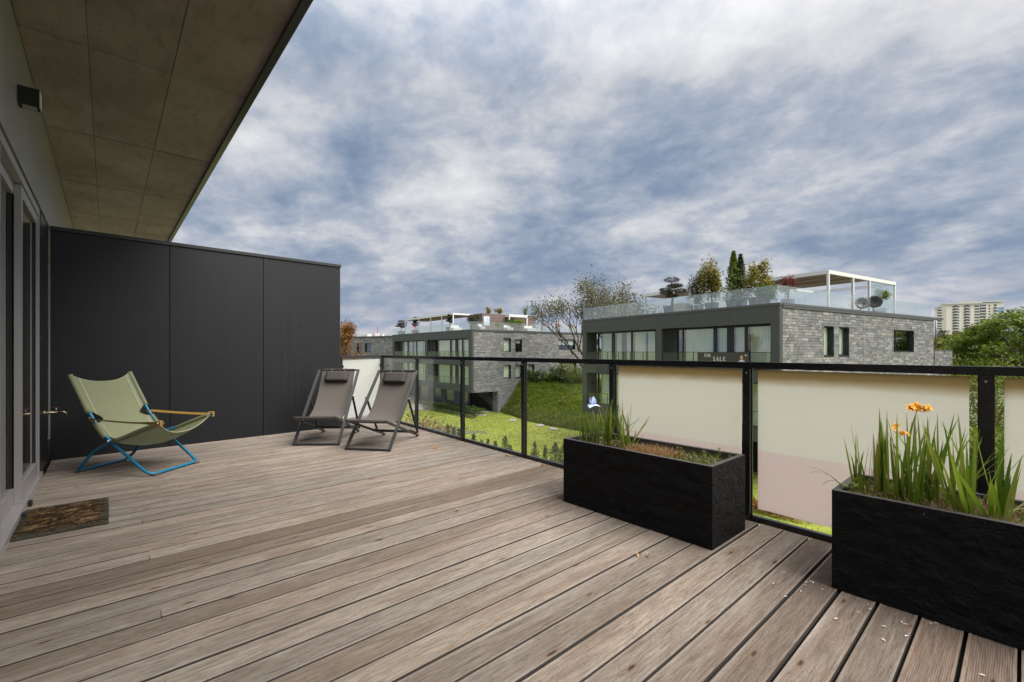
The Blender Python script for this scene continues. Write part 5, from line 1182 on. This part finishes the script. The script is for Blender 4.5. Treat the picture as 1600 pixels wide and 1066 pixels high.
# ------------------------------------------------------------------ far tower blocks
def tower(p0, d0, p1, d1, ytop, label, cols, nrow, step):
    a, b = at(p0, ytop, d0), at(p1, ytop, d1); d = Vector((b.x-a.x, b.y-a.y)); L = d.length; o = thing('tower_block', label, 'building', (a.x, a.y, GZ), math.atan2(d.y, d.x)); H = a.z-GZ
    MB().box(0, L, 0, 8, 0, H).build('wall', M['tower'], o); MB().box(-.6, L*.62, -1.2, 8, H+.01, H+1.0).box(L*.3, L+.9, -1.0, 8.5, H+1.01, H+2.2).build('roof', M['towerbal'], o)
    wm = MB().box(-.5, .5, -.10, .02, 0, 1).mesh('window', M['towerwin']); bm_ = MB().box(-.5, .5, -1.1, -.02, 0, 1).mesh('balcony', M['towerbal']); bl = MB().box(-.5, .5, -.12, .02, 0, 1).mesh('blue_panel', M['towerblue'])
    for r in range(nrow):
        z = H - 3.0 - step*r
        for (u, w, kind) in cols:
            if kind == 'w': link('window', wm, o, (u*L, 0, z), (0,0,0), (w, 1, 1.35))
            if kind == 'b': link('window', wm, o, (u*L, 0, z), (0,0,0), (w*.9, 1, 1.9)); link('balcony', bm_, o, (u*L, 0, z-.75), (0,0,0), (w, 1, .95))
            if kind == 'p' and r in (1, 2, 4, 5): link('blue_panel', bl, o, (u*L, 0, z-.3), (0,0,0), (w, 1, 2.0))
    return o
tower(1478.5, 420, 1568, 405, 476, 'pale beige tower block far away above the trees', [(.13, 1.6, 'w'), (.17, 2.6, 'b'), (.215, 1.4, 'w'), (.33, 1.6, 'w'), (.37, 2.6, 'b'), (.41, 1.4, 'w'), (.52, 1.5, 'w'), (.56, 1.5, 'w'), (.65, 4.6, 'b'), (.76, 1.2, 'w'), (.86, 2.2, 'b'), (.95, 4.0, 'p')], 14, 2.55)
tower(1461, 470, 1472, 466, 482, 'pale tower block mostly hidden behind the near roof', [(.5, 2, 'w'), (.8, 2, 'w')], 12, 2.7)
# ================================================================== GARDEN
def gnd(px, py, z=GZ): return at(px, py, FPX*(CAM_H-z)/(py-YHP))
# green bank between the two blocks
base = [gnd(777, 642.5), gnd(800, 650), gnd(824, 658), gnd(862, 666), gnd(900, 672.5), gnd(960, 684), gnd(1040, 700)]
topz = -2.6
tp = [at(806, 0, 61.2), at(818, 0, 60.6), at(835, 0, 60.5), at(862, 0, 60.5), at(890, 0, 60.5), at(940, 0, 60.5), at(1010, 0, 60)]
def poly(pl, f):
    k = f*(len(pl)-1); i = min(int(k), len(pl)-2); return pl[i].lerp(pl[i+1], k-i)
def bankf(u, v):
    a, b = poly(base, u), poly(tp, u); q = a.lerp(b, v); h = (v**.72)*(topz-GZ)*min(1, .25+u*6 if u < .12 else 1)
    q.z = GZ + .02 + h + (.10*mnoise.noise((q.x*.7, q.y*.7, 0)) if 0 < v < 1 else 0); return q
bank = MB().grid(bankf, 60, 40).build('bank', M['lawn'], None, True); bank['kind'] = 'structure'
MB().add([tuple(bankf(1, 0)), tuple(bankf(1, 1)), (90, 60, GZ), (90, 10, GZ)], [(0,1,2,3)]) and None
n = 150000; uu, vv = rng.uniform(0, 1, n), rng.uniform(0, 1, n)**1.25
P = np.array([tuple(bankf(a, b)) for a, b in zip(uu, vv)]); P[:, 2] += rng.uniform(.0, .10, n) + .05*np.sin(P[:, 0]*3.1)*np.sin(P[:, 1]*2.7)
tag(link('groundcover', quads_mesh('groundcover', leaves(P, .145, .6, 1.0), M['lf_bank'])), 'dense green ground cover on the steep bank', 'ground cover', None, 'stuff')
tag(link('yellow_bush', quads_mesh('yellow_bush', leaves(np.array(tuple(at(879, 626.5, 51)))+rng.normal(size=(90,3))*.15, .22, .6), M['lf_maple'])), 'tiny yellow orange plant alone on the green bank', 'plant')
# shrubs along the top of the bank
def bush(px, py, d, w, h, label, mt, n, leaf, group=None, name='shrub', cat='shrub', zb=None):
    p = at(px, py, d); zb = p.z-h if zb is None else zb; o = thing(name, label, cat, (p.x, p.y, zb), 0, group); H = p.z-zb
    t = MB(); r = random.Random(int(px*7+py))
    for k in range(4): a = r.uniform(0, 6.28); t.tube([(0,0,0),(math.cos(a)*w*.15, math.sin(a)*w*.15, H*.4),(math.cos(a)*w*.35, math.sin(a)*w*.35, H*.75)], [.05,.035,.01], 5)
    t.build('trunk', M['bark'], o, True)
    Q, out = clump_points((0,0,H*.52), (w/2, w/2, H*.50), n, max(10, n//60), .17, .2); Q[:, 2] = np.maximum(Q[:, 2], .02)
    link('crown', quads_mesh('crown', leaves(Q, leaf, .55, .35, out), M[mt]), o); return o
bush(826, 580, 60.0, 1.9, 1.5, 'dark shrub at the left end of the bank top', 'lf_hedge', 1400, .17)
bush(842, 579, 59.5, 2.2, 1.7, 'low dark shrub second from the left on the bank top', 'lf_hedge', 1500, .17)
bush(858, 584, 59.5, 2.0, 1.3, 'low green shrub in the middle of the bank top', 'lf_tree', 1200, .16)
bush(872, 572, 59.5, 2.6, 2.3, 'mid green shrub left of the tall yellow green one on the bank top', 'lf_hedge', 1700, .18)
bush(887, 562, 59.0, 3.0, 3.1, 'tall yellow green shrub on the bank top before the far windows', 'lf_yel', 2200, .18)
bush(904, 574, 58.5, 2.8, 2.2, 'green shrub at the right end of the bank top', 'lf_tree', 1800, .18)
# lawn blades, only a texture on the sward
n = 70000; X, Y = rng.uniform(12, 46, n), rng.uniform(6, 58, n)
P = np.stack([X, Y, np.full(n, GZ+.0)], 1)
tag(link('lawn_grass', quads_mesh('lawn_grass', blades(P, .10, .05, .5), M['grass'])), 'short mown lawn grass between the buildings', 'grass', None, 'stuff')
# stepping stones
for k, (px, py, lb) in enumerate(((752, 649.5, 'flat stepping stone nearest the distant building'), (801, 657, 'flat stepping stone second from the distant building'), (844, 665.5, 'flat stepping stone second from the near building'), (864, 671, 'flat stepping stone nearest the near building'))):
    p = gnd(px, py); m = MB(); r = random.Random(k); nn = 10; ring = [(.62*math.cos(2*math.pi*i/nn)*r.uniform(.85,1.1), .45*math.sin(2*math.pi*i/nn)*r.uniform(.85,1.1)) for i in range(nn)]
    m.add([(x, y, 0) for x, y in ring] + [(x*.94, y*.94, .07) for x, y in ring], [tuple(range(nn, 2*nn))] + [(i, (i+1) % nn, nn+(i+1) % nn, nn+i) for i in range(nn)])
    o = m.build('stepping_stone', M['paving']); o.location = (p.x, p.y, GZ+.03); o.rotation_euler = (0,0,k*.7-.7); tag(o, lb, 'stepping stone', 'stepping stones along the bank foot')
# clipped bed in front of the far block
def hedge_row(pts, w, h, label, mt, n, leaf, name='hedge', cat='hedge'):
    o = thing(name, label, cat, pts[0], 0); V = []
    Q = []
    for k in range(n):
        f = random.random(); p = poly(pts, f) - pts[0]; a = random.uniform(0, 6.28); rr_ = random.random()**.4
        hh = h*(.75+.35*mnoise.noise((p.x*1.2, p.y*1.2, 5)))
        Q.append((p.x + w*.5*rr_*math.cos(a), p.y + w*.5*rr_*math.sin(a), max(.02, hh*random.random()**.45)))
    Q = np.array(Q); link('foliage', quads_mesh('foliage', leaves(Q, leaf, .55, .35), M[mt]), o)
    st = MB()
    for k in range(max(6, len(pts)*6)): p = poly(pts, k/max(6, len(pts)*6)) - pts[0]; st.tube([(p.x, p.y, 0), (p.x+.05, p.y, h*.6)], [.03, .01], 5)
    st.build('stems', M['bark'], o); return o
hedge_row([gnd(662, 637), gnd(700, 641), gnd(753, 650)], 1.3, 1.15, 'dark clipped hedge along the ground floor of the distant block', 'lf_hedge', 4600, .17)
hedge_row([gnd(664, 640), gnd(700, 646), gnd(742, 655)], .9, .45, 'low border of small shrubs along the lawn edge', 'lf_conif', 2200, .14)
pth = MB(); a, b, c, d = gnd(640, 632), gnd(668, 632.5), gnd(668, 640), gnd(640, 643); pth.add([(p.x, p.y, GZ+.085) for p in (d, c, b, a)], [(0,1,2,3)]); o = pth.build('path', M['paving']); o['kind'] = 'structure'
# ------------------------------------------------------------------ young conifers standing on the lawn below the terrace
def conifer(px, ytop, d, w, label, mt='lf_conif', n=1500, group='young conifers below the terrace', zb=GZ, leaf=.13):
    p = at(px, ytop, d); H = p.z-zb; o = thing('young_conifer', label, 'conifer', (p.x, p.y, zb), 0, group)
    MB().tube([(0,0,0),(.02,0,H*.5),(0,0,H*.96)], [.06,.04,.01], 6).build('trunk', M['bark'], o, True)
    q = rng.uniform(0, 1, n)**.8; a = rng.uniform(0, 6.28, n); lay = 1 + .35*np.sin(q*26 + 2*np.sin(a*2)); rr_ = w/2*(1-q)**.75*rng.uniform(.25, 1.08, n)**.6*lay
    Q = np.stack([rr_*np.cos(a), rr_*np.sin(a), .05 + q*(H-.05) + .10*rr_], 1); out = np.stack([np.cos(a), np.sin(a), np.full(n, .9)], 1)
    link('crown', quads_mesh('crown', leaves(Q, leaf, .3, .2, out), M[mt]), o)
cs = [(700, 664, 27.2, 'leftmost tiny'), (709, 668, 27, 'second tiny'), (717, 671, 26.6, 'small'), (740, 679, 26.2, 'slender'), (752, 688, 25.6, 'short'), (762, 687, 25.4, 'squat'), (774, 690, 25.2, 'low'), (789, 682, 25, 'tall feathery'), (797, 697, 24.6, 'very short'), (836, 692, 23.6, 'narrow dark'), (868, 693, 23, 'broad pointed'), (852, 697, 23.4, 'thin bare'), (883, 690, 22.4, 'large dark')]
lbl = ['below the left end of the clear glass, beside the red maple', 'below the clear glass, right of the leftmost tiny one', 'just right of the red maple below the clear glass', 'right behind the second clear pane post', 'low in the third clear pane, left of the squat one', 'low in the third clear pane, squat shape', 'in the third clear pane, left of the tall feathery one', 'tallest in the third clear pane, feathery tip', 'at the right foot of the tall feathery one', 'just right of the third post', 'broad point left of the iris planter', 'thin twiggy top between the two larger conifers', 'large dark one half hidden by the iris planter']
for (px, py, d, s), l in zip(cs, lbl):
    conifer(px, py, d, {'broad pointed': 2.1, 'large dark': 2.2, 'narrow dark': 1.1, 'tall feathery': 1.4, 'thin bare': .7}.get(s, 1.0), 'young conifer ' + l, 'lf_conif' if s != 'tall feathery' else 'lf_hedge', 1900 if s in ('broad pointed', 'large dark') else 1000)
# ------------------------------------------------------------------ branching trees
def branchy(name, label, cat, base, H, spread, depth, mt, nleaf, leaf, bark, seed, r0, fork=3, up=.75, leafspread=.35, first=.3, stems=1, group=None):
    r = random.Random(seed); o = thing(name, label, cat, base, 0, group); m = MB(); tips = []
    def grow(p, d, L, rad, k):
        q1 = p + d*L*.5 + Vector((r.gauss(0,.05), r.gauss(0,.05), r.gauss(0,.03)))*L; e = p + d*L + Vector((r.gauss(0,.06), r.gauss(0,.06), 0))*L
        m.tube([p, q1, e], [rad, rad*.85, rad*.65], 6 if k > 1 else 4, False)
        if k <= 1: tips.extend([q1, e])
        if k == 0: return
        for i in range(fork):
            a = r.uniform(0, 6.28); t = Vector((math.cos(a), math.sin(a), 0)); nd = (d*up + t*spread*r.uniform(.4, 1.1) + Vector((0,0,.12))).normalized()
            grow(p.lerp(e, r.uniform(.6, 1)), nd, L*r.uniform(.62, .82), rad*.55, k-1)
    for s in range(stems):
        a = s*6.28/max(1, stems)+r.random(); d = Vector((math.cos(a)*.32, math.sin(a)*.32, 1)).normalized() if stems > 1 else Vector((.02,.02,1)).normalized()
        grow(Vector((0,0,0)), d, H*first, r0, depth)
    m.build('trunk', M[bark], o, True)
    T = np.array([tuple(t) for t in tips]); k = rng.integers(0, len(T), nleaf); Q = T[k] + rng.normal(size=(nleaf, 3))*leafspread
    link('crown', quads_mesh('crown', leaves(Q, leaf, .5, .2, None, .3), M[mt]), o); return o
p = at(936, 505, 55); branchy('sparse_tree', 'thin leaved spreading tree behind the near roof terrace', 'tree', (p.x, p.y, GZ), 17.6, .52, 5, 'lf_bare', 7600, .26, 'bark', 21, .26, 3, .82, .42, .36, 3)
p = at(668, 655, 28); branchy('red_maple', 'small red leaved maple below the clear glass panes', 'tree', (p.x, p.y, GZ), 4.6, .55, 4, 'lf_red', 900, .13, 'barklt', 5, .05, 3, .85, .16, .34, 3)
p = at(641, 660, 27); branchy('red_maple', 'smaller red leaved maple half behind the right deck chair', 'tree', (p.x, p.y, GZ), 4.0, .5, 4, 'lf_red', 500, .12, 'barklt', 6, .045, 3, .85, .16, .34, 2)
p = at(690, 665, 27.5); bush(688, 662, 27.5, 2.6, 2.5, 'pale yellowish shrub at the foot of the red maple', 'lf_olive', 500, .12, zb=GZ)
# orange columnar tree next to the privacy wall
def column_tree(px, ytop, d, w, label, mt, n, leaf):
    p = at(px, ytop, d); H = p.z-GZ; o = thing('autumn_tree', label, 'tree', (p.x, p.y, GZ), 0); m = MB().tube([(0,0,0),(.1,0,H*.5),(0,.05,H*.98)], [.16,.11,.02], 7); r = random.Random(2); Q = []
    for k in range(150):
        f = r.uniform(.18, 1.0); a = r.uniform(0, 6.28); L = w*.5*(1.05-f**3*.85)*r.uniform(.5, 1.15); b = Vector((0,0,H*f*.93)); e = b + Vector((math.cos(a)*L, math.sin(a)*L, L*r.uniform(.8, 1.6)))
        if e.z > H*1.03: e.z = H*1.03
        m.tube([b, e], [.03, .008], 4, False)
        for i in range(n//150): q = b.lerp(e, r.uniform(.25, 1.05)); Q.append((q.x+r.gauss(0,.13), q.y+r.gauss(0,.13), q.z+r.gauss(0,.13)))
    m.build('trunk', M['bark'], o, True); Q = np.array(Q); link('crown', quads_mesh('crown', leaves(Q, leaf, .5, .3), M[mt]), o)
column_tree(541, 491, 27, 2.6, 'orange autumn tree beside the end of the privacy wall', 'lf_orange', 7000, .12)
# ------------------------------------------------------------------ trees on the right
def tree(px, ytop, d, w, h, label, mt, n, leaf, nc, zb=GZ, flat=.8, bark='bark', spread=.13, seed=1):
    p = at(px, ytop, d); H = p.z-zb; o = thing('leafy_tree', label, 'tree', (p.x, p.y, zb), 0); r = random.Random(seed); m = MB()
    cz = H-h/2; m.tube([(0,0,0),(.1,.05,cz*.5),(0,0,cz)], [.28,.22,.14], 8, False)
    for k in range(12):
        a = k*2.4; q = Vector((math.cos(a)*w*.36, math.sin(a)*w*.36, cz + h*.32*math.sin(k*1.7))); m.tube([(0,0,max(.5, cz-h*.3)), tuple(Vector((q.x*.45, q.y*.45, (cz+q.z)/2 - .2))), tuple(q)], [.11,.07,.02], 5, False)
    m.build('trunk', M[bark], o, True)
    Q, out = clump_points((0,0,cz), (w/2, w/2, h/2), n, max(24, nc//2), spread*.72, .45, .45); Q[:, 2] = np.maximum(Q[:, 2], .1)
    link('crown', quads_mesh('crown', leaves(Q, leaf, .6, .5, out, .25), M[mt]), o); return o
tree(1598, 486, 40, 8.6, 7.0, 'large green tree at the right edge beyond the railing', 'lf_tree', 16000, .26, 170, seed=1)
tree(1552, 503, 46, 6.6, 5.6, 'green tree just left of the large tree at the right edge', 'lf_tree', 9000, .26, 110, seed=2)
tree(1640, 478, 44, 9, 8.0, 'tall green tree partly outside the right edge', 'lf_tree', 9000, .28, 110, seed=6)
tree(1492, 519, 50, 6.6, 6.5, 'yellow green tree right behind the end of the near building', 'lf_yel', 9000, .24, 110, seed=3)
tree(1510, 513, 80, 7.5, 7.5, 'dark olive tree below the far tower block', 'lf_dark', 6000, .34, 70, seed=4)
tree(1478, 515, 82, 7.0, 7.5, 'dark olive tree touching the end of the near building', 'lf_dark', 5000, .34, 70, seed=5)
tree(1532, 528, 60, 6.0, 6.0, 'dark green tree filling the gap under the tower block', 'lf_hedge', 6000, .27, 70, seed=7)
bush(1505, 560, 36, 4.5, 2.5, 'bright yellow green hedge bush just above the railing', 'lf_yel', 3000, .16, zb=GZ)
bush(1545, 562, 36, 4.5, 2.5, 'yellow green bush just above the railing near the last post', 'lf_yel', 3000, .16, zb=GZ)
bush(1585, 562, 34, 4.5, 2.5, 'green bush just above the railing at the right edge', 'lf_tree', 3000, .16, zb=GZ)
# a far wood closes the horizon; it reads as one mass
V = []
for k in range(26):
    a = -.70 + k*.066; d = 190 + 40*math.sin(k*2.1); p = at(CXP + FPX*math.tan(a), 541 - 5*math.sin(k*1.7), d); hgt = p.z-GZ
    Q, out = clump_points((p.x, p.y, GZ+hgt*.55), (9, 9, hgt*.45), 1000, 30, .16, .3); V.append(leaves(Q, 1.0, .6, .5, out))
tag(link('far_wood', quads_mesh('far_wood', np.concatenate(V), M['lf_dark'])), 'far wood closing the horizon behind the buildings', 'wood', None, 'stuff')
# ivy hedge seen through the slits beside the last post
p0, p1 = at(1440, 0, 15), at(1640, 0, 12); p0.z = p1.z = GZ
hedge_row([p0, p1], 1.6, 7.0, 'tall leafy hedge seen through the slits beside the last post', 'lf_tree', 16000, .14)
p0, p1 = gnd(1150, 790), gnd(1250, 812)
hedge_row([p0, p1], 1.4, .5, 'low orange leaved plants on the lawn below the pink film', 'lf_orange', 1600, .14, 'low_shrub', 'shrub')
